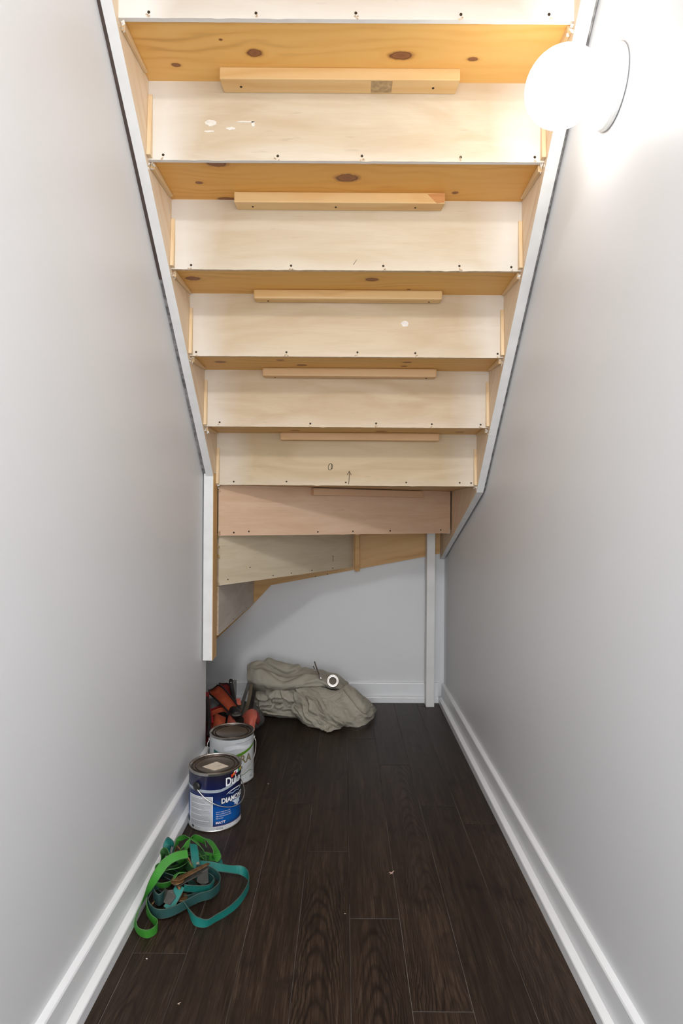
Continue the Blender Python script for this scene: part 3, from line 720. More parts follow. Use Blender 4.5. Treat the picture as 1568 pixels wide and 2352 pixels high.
rb(TS, TE, [(-.405, 1.5243, .03, 30), (-.388, 1.503, .022, 15), (-.3679, 1.4811, .014, -8), (-.350, 1.472, .013, -5), (-.3324, 1.4715, .013, 12), (-.3151, 1.4897, .013, 12), (-.2929, 1.5132, .013, 8), (-.2736, 1.5445, .013, 0), (-.2612, 1.5807, .013, 0), (-.2555, 1.6263, .013, 0),
            (-.2640, 1.6637, .014, 5), (-.2854, 1.684, .016, 30), (-.3138, 1.6746, .025, 60), (-.3424, 1.665, .035, 55), (-.3758, 1.6658, .04, 40), (-.4068, 1.6698, .04, 20)], .0225)
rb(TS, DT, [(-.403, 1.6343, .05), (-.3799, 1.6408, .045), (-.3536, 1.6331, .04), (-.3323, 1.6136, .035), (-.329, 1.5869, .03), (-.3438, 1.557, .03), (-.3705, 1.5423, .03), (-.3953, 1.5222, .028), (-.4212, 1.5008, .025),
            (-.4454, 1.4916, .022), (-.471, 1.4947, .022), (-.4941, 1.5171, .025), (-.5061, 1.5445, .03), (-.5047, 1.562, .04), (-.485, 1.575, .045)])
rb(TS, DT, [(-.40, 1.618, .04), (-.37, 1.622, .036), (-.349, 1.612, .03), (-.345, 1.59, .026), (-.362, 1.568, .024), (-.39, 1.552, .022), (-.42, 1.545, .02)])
rb(TS, TE, [(-.5027, 1.6950, .055, -10), (-.4990, 1.697, .085, 0), (-.490, 1.689, .094, 10), (-.478, 1.683, .084, 20), (-.4742, 1.674, .068, 25)], .024)
rb(TS, TE, [(-.4253, 1.6923, .085, 70), (-.4163, 1.6702, .078, 75), (-.4085, 1.6504, .062, 80), (-.4045, 1.6405, .047, 85)])
rb(TS, TE, [(-.4205, 1.5452, .058, 70), (-.4264, 1.5306, .048, 65), (-.4348, 1.5178, .034, 60), (-.4428, 1.5081, .022, 55)], .026)
rb(TS, TE, [(-.4104, 1.5421, .055, 20), (-.390, 1.5445, .052, 25), (-.3697, 1.5569, .043, 25), (-.3521, 1.5725, .036, 15), (-.3442, 1.5954, .034, 0)], .025)
rb(TS, TE, [(-.3733, 1.7448, .03, 60), (-.3628, 1.7346, .018, 70), (-.3559, 1.7165, .010, 80), (-.356, 1.698, .006, 85)])
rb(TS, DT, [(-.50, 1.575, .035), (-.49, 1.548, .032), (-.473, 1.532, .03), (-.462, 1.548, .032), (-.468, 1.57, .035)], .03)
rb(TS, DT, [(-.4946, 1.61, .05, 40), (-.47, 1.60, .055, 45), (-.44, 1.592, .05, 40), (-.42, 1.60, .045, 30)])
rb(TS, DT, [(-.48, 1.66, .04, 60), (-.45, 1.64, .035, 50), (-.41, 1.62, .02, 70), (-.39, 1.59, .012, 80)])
rb(GS, GR, [(-.4209, 1.6175, .100, 60), (-.4464, 1.6046, .102, 55), (-.4704, 1.5882, .095, 50), (-.4836, 1.5652, .083, 45), (-.4942, 1.5385, .067, 14), (-.503, 1.5173, .050, -18), (-.510, 1.500, .033, -30), (-.5135, 1.4845, .020, -26), (-.5100, 1.4669, .014, -8),
            (-.4925, 1.4404, .013, 12), (-.4679, 1.4315, .013, 12), (-.4535, 1.4469, .013, 5), (-.4562, 1.4657, .013, 0), (-.4773, 1.4866, .014, -8), (-.495, 1.508, .02, 0), (-.503, 1.528, .03, 0)], .0235)
rb(GS, GR, [(-.4316, 1.7803, .05, 40), (-.4057, 1.7652, .062, 55), (-.384, 1.7467, .057, 60), (-.3684, 1.7338, .042, 55), (-.3700, 1.7290, .022, 40), (-.3961, 1.7465, .014, 30), (-.415, 1.75, .014, 30)], .030)
rb(GS, GR, [(-.49, 1.5684, .045, 35), (-.4664, 1.5526, .055, 40), (-.4476, 1.5517, .065, 50), (-.4354, 1.5631, .078, 60), (-.4222, 1.5706, .078, 65), (-.4154, 1.5794, .062, 70)], .028)
rb(GS, GR, [(-.4887, 1.7354, .05, 0), (-.4812, 1.7462, .068, 10), (-.4603, 1.7401, .080, 30), (-.4383, 1.7245, .083, 60), (-.415, 1.7141, .073, 60), (-.400, 1.712, .055, 50)], .016)
rb(GS, GR, [(-.4576, 1.6983, .05, 70), (-.4485, 1.7049, .068, 70), (-.4462, 1.7233, .08, 50), (-.4361, 1.7466, .075, 20), (-.4118, 1.7557, .06, 20), (-.398, 1.745, .045, 30)], .020)
rb(GS, DG, [(-.5082, 1.6731, .045), (-.5048, 1.6834, .066), (-.4882, 1.6704, .072, 20), (-.475, 1.655, .06, 40)], .024)
rb(GS, GR, [(-.5128, 1.6029, .04, 20), (-.5057, 1.618, .062, 40), (-.4866, 1.6225, .074, 55), (-.4598, 1.6304, .072, 60), (-.4482, 1.6501, .066, 60), (-.445, 1.67, .05, 40)], .028)
rb(GS, DG, [(-.454, 1.6866, .04), (-.4304, 1.6457, .055), (-.4126, 1.630, .045), (-.4154, 1.6543, .05)], .028)
rb(GS, DG, [(-.51, 1.60, .03), (-.50, 1.64, .035), (-.47, 1.66, .03), (-.43, 1.69, .03), (-.40, 1.72, .025), (-.39, 1.70, .02)], .026)
for q in ([(-.50, 1.60, .012, 20), (-.47, 1.575, .014, 30), (-.43, 1.57, .014, 40), (-.39, 1.60, .012, 30), (-.37, 1.64, .012, 10)], [(-.505, 1.64, .03, 10), (-.48, 1.62, .035, 50), (-.44, 1.60, .030, 60), (-.40, 1.585, .018, 60)],
          [(-.49, 1.70, .03, 20), (-.46, 1.68, .05, 40), (-.43, 1.67, .045, 30), (-.41, 1.69, .03, 10)]):
    rb(TS, DT, q, .026)  # filler ribbons added low in the heap to darken its inside
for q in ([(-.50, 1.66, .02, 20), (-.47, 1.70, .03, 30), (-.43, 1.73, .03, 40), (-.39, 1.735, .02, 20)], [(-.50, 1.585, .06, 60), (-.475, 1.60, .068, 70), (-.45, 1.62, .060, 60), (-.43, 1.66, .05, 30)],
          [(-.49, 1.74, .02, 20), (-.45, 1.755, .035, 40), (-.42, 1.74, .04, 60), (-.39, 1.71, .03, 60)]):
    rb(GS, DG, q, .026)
# ratchet: two side plates, spool, handle, hook
def plate(name, pts, nrm, th, mat, par):
    n_ = Vector(nrm).normalized()*th/2
    return hexa(name, [Vector(p)-n_ for p in pts], [Vector(p)+n_ for p in pts], mat, par, .0004)
A = Vector((-.4275, 1.5427, .074)); B = Vector((-.4175, 1.5430, .030))
lathe('ratchet_wheel', [(.004, -.0015), (.017, -.0015), (.018, 0), (.017, .0015), (.004, .0015)], tuple(A), M_rust, TS, 22)
lathe('ratchet_wheel', [(.004, -.0015), (.016, -.0015), (.017, 0), (.016, .0015), (.004, .0015)], tuple(B), M_rust, TS, 22)
tube('spool', [A, A.lerp(B, .5), B], .0062, M_rust, TS, 14)
plate('ratchet_handle', [A+Vector((-.012, -.006, .003)), A+Vector((.006, -.008, .003)), (-.360, 1.584, .088), (-.3530, 1.590, .0905), (-.362, 1.594, .090), A+Vector((-.002, .009, .004))], (0, 0, 1), .0022, M_rust, TS)
plate('ratchet_handle', [A+Vector((-.010, -.008, -.008)), A+Vector((.008, -.010, -.008)), (-.360, 1.576, .078), (-.3540, 1.588, .080), (-.364, 1.595, .080), A+Vector((0, .014, -.007))], (0, 0, 1), .0022, M_zinc, TS)
plate('handle_grip', [(-.3830, 1.5710, .072), (-.3570, 1.5790, .086), (-.3540, 1.5760, .050), (-.366, 1.570, .043), (-.384, 1.568, .056)], (.3, -1, .3), .003, M_zinc, TS)
plate('ratchet_frame', [(-.4565, 1.5330, .060), (-.446, 1.5230, .061), (-.436, 1.528, .060), (-.425, 1.520, .046), (-.437, 1.512, .030), (-.456, 1.516, .034)], (.1, -1, .5), .0022, M_zinc, TS)
tube('hook_wire', [(-.460, 1.505, .012), (-.445, 1.512, .022), (-.430, 1.523, .034)], .0014, M_zinc, TS, 6)
tube('hook_wire', [(-.490, 1.520, .022), (-.482, 1.527, .030)], .0022, M_rust, TS, 6)
tube('hook_wire', cr([(-.470, 1.665, .07), (-.462, 1.655, .084), (-.448, 1.658, .080), (-.440, 1.648, .088), (-.425, 1.645, .07), (-.415, 1.638, .055)], 30), .0028, M_rust, GS, 8)
tube('hook_wire', cr([(-.475, 1.67, .066), (-.467, 1.672, .088), (-.458, 1.662, .092), (-.452, 1.668, .076), (-.46, 1.68, .066)], 26), .0026, M_rust, GS, 8)
tube('cord_end', [(-.448, 1.630, .098), (-.436, 1.640, .112), (-.424, 1.650, .124)], .0012, M_green, GS, 6)
plate('buckle_plate', [(-.4050, 1.648, .058), (-.398, 1.648, .062), (-.395, 1.644, .050), (-.402, 1.642, .044)], (.2, -1, .3), .002, plain('pale_metal', (.62, .50, .40), .4, .6), GS)
tube('rubber_ring', cr([(-.395, 1.70, .02), (-.375, 1.695, .02), (-.360, 1.705, .018), (-.362, 1.718, .016), (-.385, 1.722, .016), (-.398, 1.712, .018), (-.395, 1.70, .02)], 36), .004, M_black, GS, 8)

# ------------------------------------------------------------------ canvas drop cloth
N = NT('canvas_cloth'); P = N.coord()
f = N.noise(P, 9, 4, .6); wv = N.noise(P, 420, 2)
M_can = N.fin(N.mix(N.math('MULTIPLY', wv, .3), N.ramp(f, [(.3, (.34, .31, .25)), (.7, (.43, .395, .325))]), (.27, .25, .20)), .85)
N.bump(wv, .2, .0008)
def grid_net(rows, nu, nv):
    R1 = np.array([cr(r_, nu) for r_ in rows]); G = np.array([cr(R1[:, j], nv) for j in range(nu)])
    return np.transpose(G, (1, 0, 2))
def folds(G, amp, fu, fv, seed, p=1.6, wu=1.0, fade=True):
    """raise crease-like ridges across a sheet along its normal"""
    nv, nu = G.shape[:2]; du = np.gradient(G, axis=1); dv = np.gradient(G, axis=0); n_ = np.cross(du, dv); n_ /= np.linalg.norm(n_, axis=2, keepdims=True)+1e-9
    if n_[..., 1].mean() > 0: n_ = -n_
    H = np.zeros((nv, nu))
    for i in range(nv):
        for j in range(nu):
            a, b = j/(nu-1), i/(nv-1)
            w1 = noise.noise(Vector((a*2.2, b*2.2, seed)))*1.3*wu; w2 = noise.noise(Vector((a*5, b*5, seed+9)))*.35*wu
            q = a*fu+b*fv+w1+w2; r_ = (1-abs(math.sin(q*math.pi)))**p
            q2 = a*fu*1.9-b*fv*1.3+w1*2+3; r2 = (1-abs(math.sin(q2*math.pi)))**(p*1.5)
            am_ = .35+1.3*max(0, .5+noise.noise(Vector((a*3, b*3, seed+4))))
            e_ = min(1, 6*b, 6*(1-a), 6*a) if fade else 1
            H[i, j] = amp*am_*(r_*.75+r2*.4)*e_
    return G+n_*H[..., None]
def crease(G, lines):
    """press long creases into a sheet: a sharp valley with a rounded ridge beside it; lines given in the x-z elevation"""
    du = np.gradient(G, axis=1); dv = np.gradient(G, axis=0); n_ = np.cross(du, dv); n_ /= np.linalg.norm(n_, axis=2, keepdims=True)+1e-9
    if n_[..., 1].mean() > 0: n_ = -n_
    X, Z = G[..., 0], G[..., 2]; H = np.zeros(X.shape)
    for pts, A, w in lines:
        P = cr([(p[0], p[2]) for p in pts], 50); best = np.full(X.shape, 9.); sg = np.zeros(X.shape); tt = np.zeros(X.shape)
        for i in range(len(P)-1):
            a, d = P[i], P[i+1]-P[i]; L2 = d@d+1e-12
            t = np.clip(((X-a[0])*d[0]+(Z-a[1])*d[1])/L2, 0, 1); px, pz = X-a[0]-t*d[0], Z-a[1]-t*d[1]
            ds = np.hypot(px, pz); m = ds < best; best[m] = ds[m]; sg[m] = np.sign(d[0]*pz-d[1]*px)[m]; tt[m] = ((i+t)/(len(P)-1))[m]
        e = np.clip(np.minimum(tt, 1-tt)*9+.25, 0, 1); s_ = best*sg
        H += e*A*(-np.exp(-(s_/w)**2)+.9*np.exp(-((s_-1.5*w)/(1.2*w))**2)+.35*np.exp(-((s_+2.2*w)/(1.8*w))**2))
    return G+n_*H[..., None]
def relax(G, excess, it, hold, seed, zmin=.003, border=True, amp=.006):
    """let the sheet have more cloth than its net needs, so it buckles into folds; constraints solved by numpy"""
    rs = np.random.RandomState(seed); T = G.copy(); X = G.copy(); nv, nu = X.shape[:2]
    lo = rs.randn(nv//5+2, nu//5+2, 3)
    big = np.array([[lo[int(i/5), int(j/5)] for j in range(nu)] for i in range(nv)])
    for _ in range(3): big[1:-1, 1:-1] = (big[2:, 1:-1]+big[:-2, 1:-1]+big[1:-1, 2:]+big[1:-1, :-2])/4
    X += big*amp
    H = np.full((nv, nu, 1), hold)
    if border: H[0] = .5; H[-1, :] = .03; H[:, 0] = .10; H[:, -1] = .10
    offs = [(0, 1, excess[0]), (1, 0, excess[1]), (1, 1, sum(excess)/2), (1, -1, sum(excess)/2), (0, 3, excess[0]*.985), (3, 0, excess[1]*.985)]
    def sl(d, e):
        a = (slice(0, nv-d), slice(max(0, -e), nu-max(0, e))); b = (slice(d, nv), slice(max(0, e), nu+min(0, e))); return a, b
    L = []
    for d, e, k in offs:
        a, b = sl(d, e); L.append((a, b, np.linalg.norm(T[b]-T[a], axis=2, keepdims=True)*k))
    for _ in range(it):
        D_ = np.zeros_like(X); Wt = np.zeros((nv, nu, 1))
        for q, (a, b, l) in enumerate(L):
            v = X[b]-X[a]; n_ = np.linalg.norm(v, axis=2, keepdims=True)+1e-9; c = v*(1-l/n_)*.5
            if q >= 4: c = c*.35
            D_[a] += c; D_[b] -= c; Wt[a] += 1; Wt[b] += 1
        X += D_/np.maximum(Wt, 1)*1.5
        X += (T-X)*H
        X[..., 2] -= .00006
        X[..., 2] = np.maximum(X[..., 2], zmin)
    return X
def sheet(G, th=.0016):
    nv, nu = G.shape[:2]; V = G.reshape(-1, 3); F = [(i*nu+j, i*nu+j+1, (i+1)*nu+j+1, (i+1)*nu+j) for i in range(nv-1) for j in range(nu-1)]
    return V.tolist(), F
def W_(u, v, Y):    # picture direction and a depth -> room point (surveying helper; roll and offset of the camera included)
    dx, dy = u-790, v-1182; x, y = dx+.0065*dy, dy-.0065*dx
    return (x*Y/1360, Y, 1.03-y*Y/1360)
def Fl(u, v):
    dx, dy = u-790, v-1182; y = dy-.0065*dx; return W_(u, v, 1.026*1360/y)
cloth = empty('drop_cloth', 'crumpled beige canvas drop cloth with a metal eyelet, heaped before the back wall', 'cloth', (-.18, 3.0, 0))
def cloth_part(name, nets):
    V = []; F = []
    for G in nets:
        v, f_ = sheet(G); o = len(V); V += v; F += [tuple(i+o for i in q) for q in f_]
    o = mesh_obj(name, V, F, M_can, cloth, True)
    md = o.modifiers.new('solid', 'SOLIDIFY'); md.thickness = .0022; md.offset = 0
    md = o.modifiers.new('sub', 'SUBSURF'); md.levels = 1; md.render_levels = 1
    return o
us = (568, 590, 620, 655, 700, 745, 778, 800)
def row(vs, ys, xs=us): return [W_(u, v, y) for u, v, y in zip(xs, vs, ys)]
U = [row((1590, 1625, 1640, 1640, 1640, 1640, 1640, 1632), (3.16,)*8, (592, 600, 625, 655, 700, 745, 775, 792)),
     row((1560, 1556, 1556, 1560, 1570, 1580, 1590, 1600), (3.19,)*8),
     row((1527, 1520, 1518, 1522, 1534, 1545, 1555, 1570), (3.14,)*8),
     row((1533, 1527, 1528, 1533, 1541, 1549, 1560, 1574), (3.10, 3.09, 3.08, 3.08, 3.09, 3.09, 3.10, 3.10)),
     row((1546, 1556, 1568, 1572, 1556, 1553, 1566, 1580), (3.06, 3.06, 3.07, 3.07, 3.05, 3.05, 3.06, 3.08)),
     row((1540, 1534, 1542, 1556, 1547, 1558, 1570, 1583), (3.03, 3.01, 3.00, 2.99, 2.99, 2.99, 3.01, 3.05)),
     row((1560, 1564, 1570, 1573, 1570, 1568, 1576, 1588), (3.00, 2.965, 2.95, 2.945, 2.95, 2.96, 2.98, 3.03)),
     row((1572, 1578, 1583, 1584, 1578, 1575, 1583, 1593), (3.03, 2.99, 2.97, 2.965, 2.965, 2.965, 2.98, 3.03)),
     row((1585, 1590, 1592, 1590, 1584, 1582, 1590, 1598), (3.10, 3.06, 3.04, 3.04, 3.03, 3.02, 3.03, 3.06))]
GU = crease(folds(grid_net(U, 120, 100), .003, 1.2, 3, 4), [([W_(u, v, 3.0) for u, v in q], A, w) for q, A, w in
     (([(580, 1536), (600, 1532), (632, 1548), (658, 1557), (700, 1541)], .010, .008), ([(600, 1528), (640, 1527), (668, 1531), (700, 1543)], -.008, .007), ([(700, 1566), (730, 1562), (745, 1568), (760, 1580)], .008, .006), ([(775, 1556), (785, 1570), (796, 1578)], .006, .006))])
GU = relax(GU, (1.02, 1.02), 12, .03, 3, amp=.002)
cloth_part('upper_fold', [GU])
xs = (582, 600, 625, 655, 685, 705)
Lw = [row((1600,)*6, (3.14,)*6, xs), row((1590, 1586, 1584, 1583, 1584, 1588), (3.06,)*6, xs), row((1600, 1594, 1588, 1586, 1590, 1596), (2.99, 2.98, 2.97, 2.965, 2.97, 2.97), xs),
      row((1612, 1606, 1603, 1603, 1608, 1614), (2.975, 2.96, 2.95, 2.945, 2.95, 2.95), xs), row((1616, 1618, 1616, 1614, 1616, 1622), (2.99, 2.985, 2.985, 2.98, 2.97, 2.96), xs),
      row((1624, 1626, 1626, 1624, 1626, 1630), (2.975, 2.96, 2.955, 2.95, 2.95, 2.95), xs), row((1628, 1631, 1632, 1632, 1633, 1636), (2.99, 2.985, 2.98, 2.975, 2.97, 2.96), xs),
      row((1632, 1636, 1639, 1641, 1642, 1642), (2.985, 2.965, 2.96, 2.955, 2.95, 2.95), xs), [Fl(u, v) for u, v in zip(xs, (1636, 1641, 1645, 1648, 1650, 1650))]]
L_ = lambda pts, y, A, w: ([W_(u, v, y) for u, v in pts], A, w)
GL = folds(grid_net(Lw, 100, 90), .005, 1.6, 2.5, 8)
GL = crease(GL, [L_([(584, 1606), (604, 1612), (630, 1604), (655, 1606), (690, 1616)], 2.96, .011, .007), L_([(586, 1626), (612, 1622), (640, 1628), (664, 1620), (700, 1630)], 2.96, .011, .006),
                 L_([(640, 1586), (648, 1600), (660, 1606), (666, 1618)], 2.96, .009, .006), L_([(584, 1600), (592, 1612), (590, 1628)], 2.97, .009, .006), L_([(612, 1636), (650, 1640), (700, 1642)], 2.95, .007, .004),
                 L_([(600, 1592), (618, 1602), (622, 1612)], 2.96, .006, .006), L_([(668, 1588), (676, 1602), (690, 1606)], 2.95, .007, .006)])
GL = relax(GL, (1.02, 1.02), 12, .02, 8, amp=.0015)
cloth_part('lower_fold', [GL])
cs_ = [[W_(640, 1588, 3.02), W_(655, 1600, 2.965), W_(674, 1612, 2.93), W_(668, 1628, 2.91), W_(676, 1640, 2.915), Fl(684, 1650)],
       [W_(672, 1582, 2.99), W_(690, 1594, 2.93), W_(700, 1612, 2.90), W_(702, 1634, 2.87), W_(704, 1652, 2.86), Fl(706, 1665)],
       [W_(705, 1578, 2.97), W_(722, 1596, 2.915), W_(730, 1620, 2.87), W_(732, 1645, 2.84), W_(736, 1664, 2.83), Fl(738, 1676)],
       [W_(735, 1578, 2.96), W_(748, 1602, 2.905), W_(752, 1628, 2.86), W_(756, 1652, 2.84), W_(758, 1670, 2.825), Fl(760, 1682)],
       [W_(765, 1586, 2.955), W_(768, 1606, 2.91), W_(776, 1626, 2.87), W_(782, 1644, 2.85), W_(788, 1658, 2.84), Fl(792, 1668)],
       [W_(782, 1582, 2.97), W_(792, 1600, 2.93), W_(802, 1620, 2.90), W_(812, 1640, 2.88), W_(820, 1656, 2.875), Fl(829, 1668)],
       [W_(792, 1574, 3.0), W_(806, 1590, 2.97), W_(820, 1606, 2.95), W_(834, 1622, 2.94), W_(846, 1638, 2.935), Fl(853, 1652)],
       [W_(797, 1570, 3.03), W_(815, 1583, 3.02), W_(832, 1598, 3.03), W_(847, 1611, 3.04), W_(858, 1620, 3.05), Fl(864, 1630)]]
rowsF = [[c[i] for c in cs_] for i in range(6)]
L_ = lambda pts, y, A, w: ([W_(u, v, y) for u, v in pts], A, w)
GF = folds(grid_net(rowsF, 170, 130), .0045, 3.0, 2.0, 21, 1.3)
GF = crease(GF, [L_([(684, 1580), (700, 1597), (724, 1606), (738, 1626), (760, 1644), (792, 1662)], 2.89, .013, .0085),
                 L_([(655, 1588), (690, 1600), (706, 1616), (708, 1632), (735, 1640), (765, 1652), (788, 1664)], 2.88, .012, .0075),
                 L_([(784, 1586), (800, 1602), (822, 1626), (842, 1640), (856, 1640)], 2.95, -.013, .0075),
                 L_([(668, 1600), (676, 1618), (692, 1622), (700, 1640), (722, 1655)], 2.90, .010, .007),
                 L_([(672, 1630), (690, 1645), (700, 1658), (722, 1664), (750, 1674)], 2.87, .009, .006),
                 L_([(722, 1630), (740, 1645), (762, 1660), (775, 1664)], 2.85, .007, .006),
                 L_([(735, 1596), (752, 1622), (748, 1640)], 2.87, .006, .008),
                 L_([(806, 1590), (826, 1612), (850, 1628)], 2.98, .006, .008)])
GF = relax(GF, (1.02, 1.02), 14, .02, 21, amp=.0015)
rs = np.random.RandomState(2); e = np.convolve(rs.randn(GF.shape[1]), [.25, .5, .25], 'same')
GF[-1, :, 1] += e*.006; GF[-1, :, 0] += e*.003
cloth_part('draped_sheet', [GF])
# stacked pointed folds under the eyelet
FX = []
for q, (dv, dy, ex) in enumerate(((0, 0, 0), (7, .008, 4), (13, .016, 8))):
    top = [W_(686-ex, 1576+dv*.4, 2.975-dy), W_(715, 1580+dv*.5, 2.945-dy), W_(742, 1584+dv*.5, 2.93-dy), W_(768, 1588+dv*.4, 2.935-dy), W_(790, 1578+dv*.5, 2.97-dy)]
    mid = [W_(692-ex, 1579+dv, 2.962-dy), W_(716, 1588+dv, 2.925-dy), W_(740, 1596+dv, 2.905-dy), W_(764, 1595+dv, 2.91-dy), W_(789, 1583+dv, 2.95-dy)]
    lo_ = [W_(698-ex, 1581+dv, 2.958-dy), W_(718, 1592+dv, 2.915-dy), W_(739, 1602+dv, 2.895-dy), W_(757, 1603+dv, 2.90-dy), W_(788, 1585+dv, 2.945-dy)]
    un_ = [W_(698-ex, 1581+dv, 2.985-dy), W_(718, 1591+dv, 2.95-dy), W_(739, 1600+dv, 2.935-dy), W_(757, 1601+dv, 2.94-dy), W_(788, 1584+dv, 2.97-dy)]
    FX.append(relax(grid_net([top, mid, lo_, un_], 50, 22), (1.02, 1.01), 30, .08, 31+q, amp=.002))
cloth_part('pointed_fold', FX)
# eyelet
ec = Vector(W_(764, 1564, 2.945)); en = Vector((.05, -1, .25)).normalized(); a_ = en.cross(Vector((0, 0, 1))).normalized(); b_ = a_.cross(en)
V = []; F = []; K = 36; prof = [(.0165, -.004), (.017, .0012), (.0185, .0032), (.0215, .0030), (.0235, .0008), (.0250, .0026), (.0285, .0034), (.0305, .0012), (.031, -.003)]
for (rr, d) in prof:
    for k in range(K):
        t = 2*math.pi*k/K; V.append(ec+(a_*math.cos(t)+b_*math.sin(t)*1.02)*rr+en*d)
n = len(prof)
for i in range(n):
    for k in range(K): F.append((i*K+k, i*K+(k+1) % K, ((i+1) % n)*K+(k+1) % K, ((i+1) % n)*K+k))
tag(mesh_obj('eyelet', V, F, plain('bright_eyelet', (.62, .57, .52), .22, 1), cloth, True), 'shiny metal eyelet ring')
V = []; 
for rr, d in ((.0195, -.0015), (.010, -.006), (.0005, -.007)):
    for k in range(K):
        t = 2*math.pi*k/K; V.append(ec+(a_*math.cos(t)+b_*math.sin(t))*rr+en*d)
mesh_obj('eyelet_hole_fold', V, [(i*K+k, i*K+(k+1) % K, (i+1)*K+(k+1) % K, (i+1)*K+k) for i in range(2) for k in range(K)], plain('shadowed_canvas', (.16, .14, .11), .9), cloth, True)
# clip standing up from the cloth
M_clip = plain('clip_metal', (.30, .27, .24), .3, .9)
clip = empty('hook_clip', 'small dark metal hook standing up from the folds of the drop cloth', 'hook', W_(738, 1560, 2.97))
pa = [W_(722, 1519, 3.02), W_(724, 1526, 3.01), W_(729, 1540, 2.985), W_(734, 1552, 2.96), W_(738, 1560, 2.945)]
tube('arm', cr(pa, 16), [.002]+[.0034]*14+[.003], M_clip, clip, 8)
tube('tip', [W_(733, 1550, 2.958), W_(738, 1561, 2.94)], .0048, plain('clip_tip', (.62, .58, .54), .3, .8), clip, 8)
tube('side_prong', cr([W_(719, 1530, 3.0), W_(722, 1536, 2.99), W_(722, 1541, 2.985), W_(728, 1539, 2.985)], 12), .0026, M_clip, clip, 8)

# ------------------------------------------------------------------ red and black bag of harness pieces
M_or = web('orange_webbing', (.46, .085, .035), .35); M_red = web('red_webbing', (.28, .010, .012), .3); M_cor = web('coral_webbing', (.58, .13, .085), .2)
M_bk = plain('black_webbing', (.012, .011, .011), .6, vary=.3); M_gk = plain('grey_webbing', (.075, .072, .066), .6, vary=.2)
bag = empty('harness_bag', 'heap of red and orange straps with black edging, behind the white paint can', 'bag', (-.50, 2.62, 0))
def channel(name, top, bot, rad0, rad1, open_dir, mat, edge, arc=200):
    """half-pipe panel from top to bot, hollow side towards open_dir, with bound edges"""
    T = Vector(top); B_ = Vector(bot); d = (B_-T).normalized(); o_ = Vector(open_dir); o_ = (o_-d*o_.dot(d)).normalized(); s = d.cross(o_)
    V = []; F = []; n_, m_ = 24, 18; L1 = []; L2 = []; TT = []
    for i in range(n_+1):
        u = i/n_; c = T.lerp(B_, u)+o_*.010*math.sin(u*3.1); rr = rad0+(rad1-rad0)*u; rr *= (1-.35*(1-min(1, u*5))**2)
        for j in range(m_+1):
            a = R_(-arc/2+arc*j/m_)
            p = c-o_*rr*math.cos(a)+s*rr*math.sin(a)*.92+d*(-.022*(1-(2*j/m_-1)**2) if i == 0 else 0); V.append(p)
            if j == 0: L1.append(p)
            if j == m_: L2.append(p)
            if i == 0: TT.append(p)
    for i in range(n_):
        for j in range(m_): F.append((i*(m_+1)+j, i*(m_+1)+j+1, (i+1)*(m_+1)+j+1, (i+1)*(m_+1)+j))
    o = mesh_obj(name, V, F, mat, bag, True); md = o.modifiers.new('s', 'SOLIDIFY'); md.thickness = .003; md.offset = 0
    path = L1[::-1]+TT[1:-1]+L2
    tube('binding', path, .0036, edge, o, 8)
    return o
Bp = lambda u, v, Y: Vector(W_(u, v, Y))
channel('padded_channel', Bp(489, 1578, 2.76), Bp(542, 1636, 2.56), .037, .024, (.30, -.85, .45), M_or, M_bk, 165)
channel('padded_channel', Bp(514, 1569, 2.86), Bp(531, 1622, 2.72), .032, .018, (.5, -.8, .3), web('dark_red_webbing', (.20, .016, .016), .3), M_bk, 170)
tube('tube_end', cr([Bp(534, 1632, 2.60), Bp(541, 1636, 2.55), Bp(543, 1645, 2.52)], 8), [.016, .020, .021, .021, .021, .021, .020, .017], M_bk, bag, 20)
lathe('tube_ring', [(.012, -.002), (.019, -.002), (.021, 0), (.019, .003), (.013, .003)], tuple(Bp(543, 1641, 2.51)), M_gk, bag, 24)
tube('handle_arm', cr([Bp(531, 1562, 2.80), Bp(530, 1568, 2.79), Bp(534, 1590, 2.76), Bp(538, 1612, 2.72)], 20), .0095, M_black, bag, 12)
tube('handle_rivet', [Bp(530, 1567, 2.782), Bp(530, 1567, 2.777)], .0035, plain('rivet_steel', (.7, .7, .7), .2, 1), bag, 12)
def band(name, pts, wd, mat, tilt=None):
    return ribbon(name, [tuple(p)+((tilt or 0),) for p in pts], wd, .003, mat, bag, 28)
band('strap', [Bp(539, 1562, 2.80), Bp(539, 1585, 2.77), Bp(538, 1606, 2.74), Bp(537, 1625, 2.70)], .016, M_gk, 90)
band('strap', [Bp(571, 1570, 2.84), Bp(564, 1592, 2.80), Bp(557, 1614, 2.74), Bp(552, 1632, 2.68)], .016, M_gk, 90)
band('strap', [Bp(577, 1572, 2.86), Bp(573, 1600, 2.80), Bp(567, 1625, 2.74), Bp(562, 1640, 2.66)], .016, plain('olive_strap', (.12, .095, .06), .6), 90)
band('strap', [Bp(584, 1585, 2.9), Bp(580, 1600, 2.82), Bp(577, 1620, 2.76), Bp(574, 1634, 2.70)], .02, M_bk, 90)
band('strap', [Bp(546, 1605, 2.72), Bp(548, 1612, 2.70), Bp(549, 1620, 2.69)], .018, M_cor, 90)
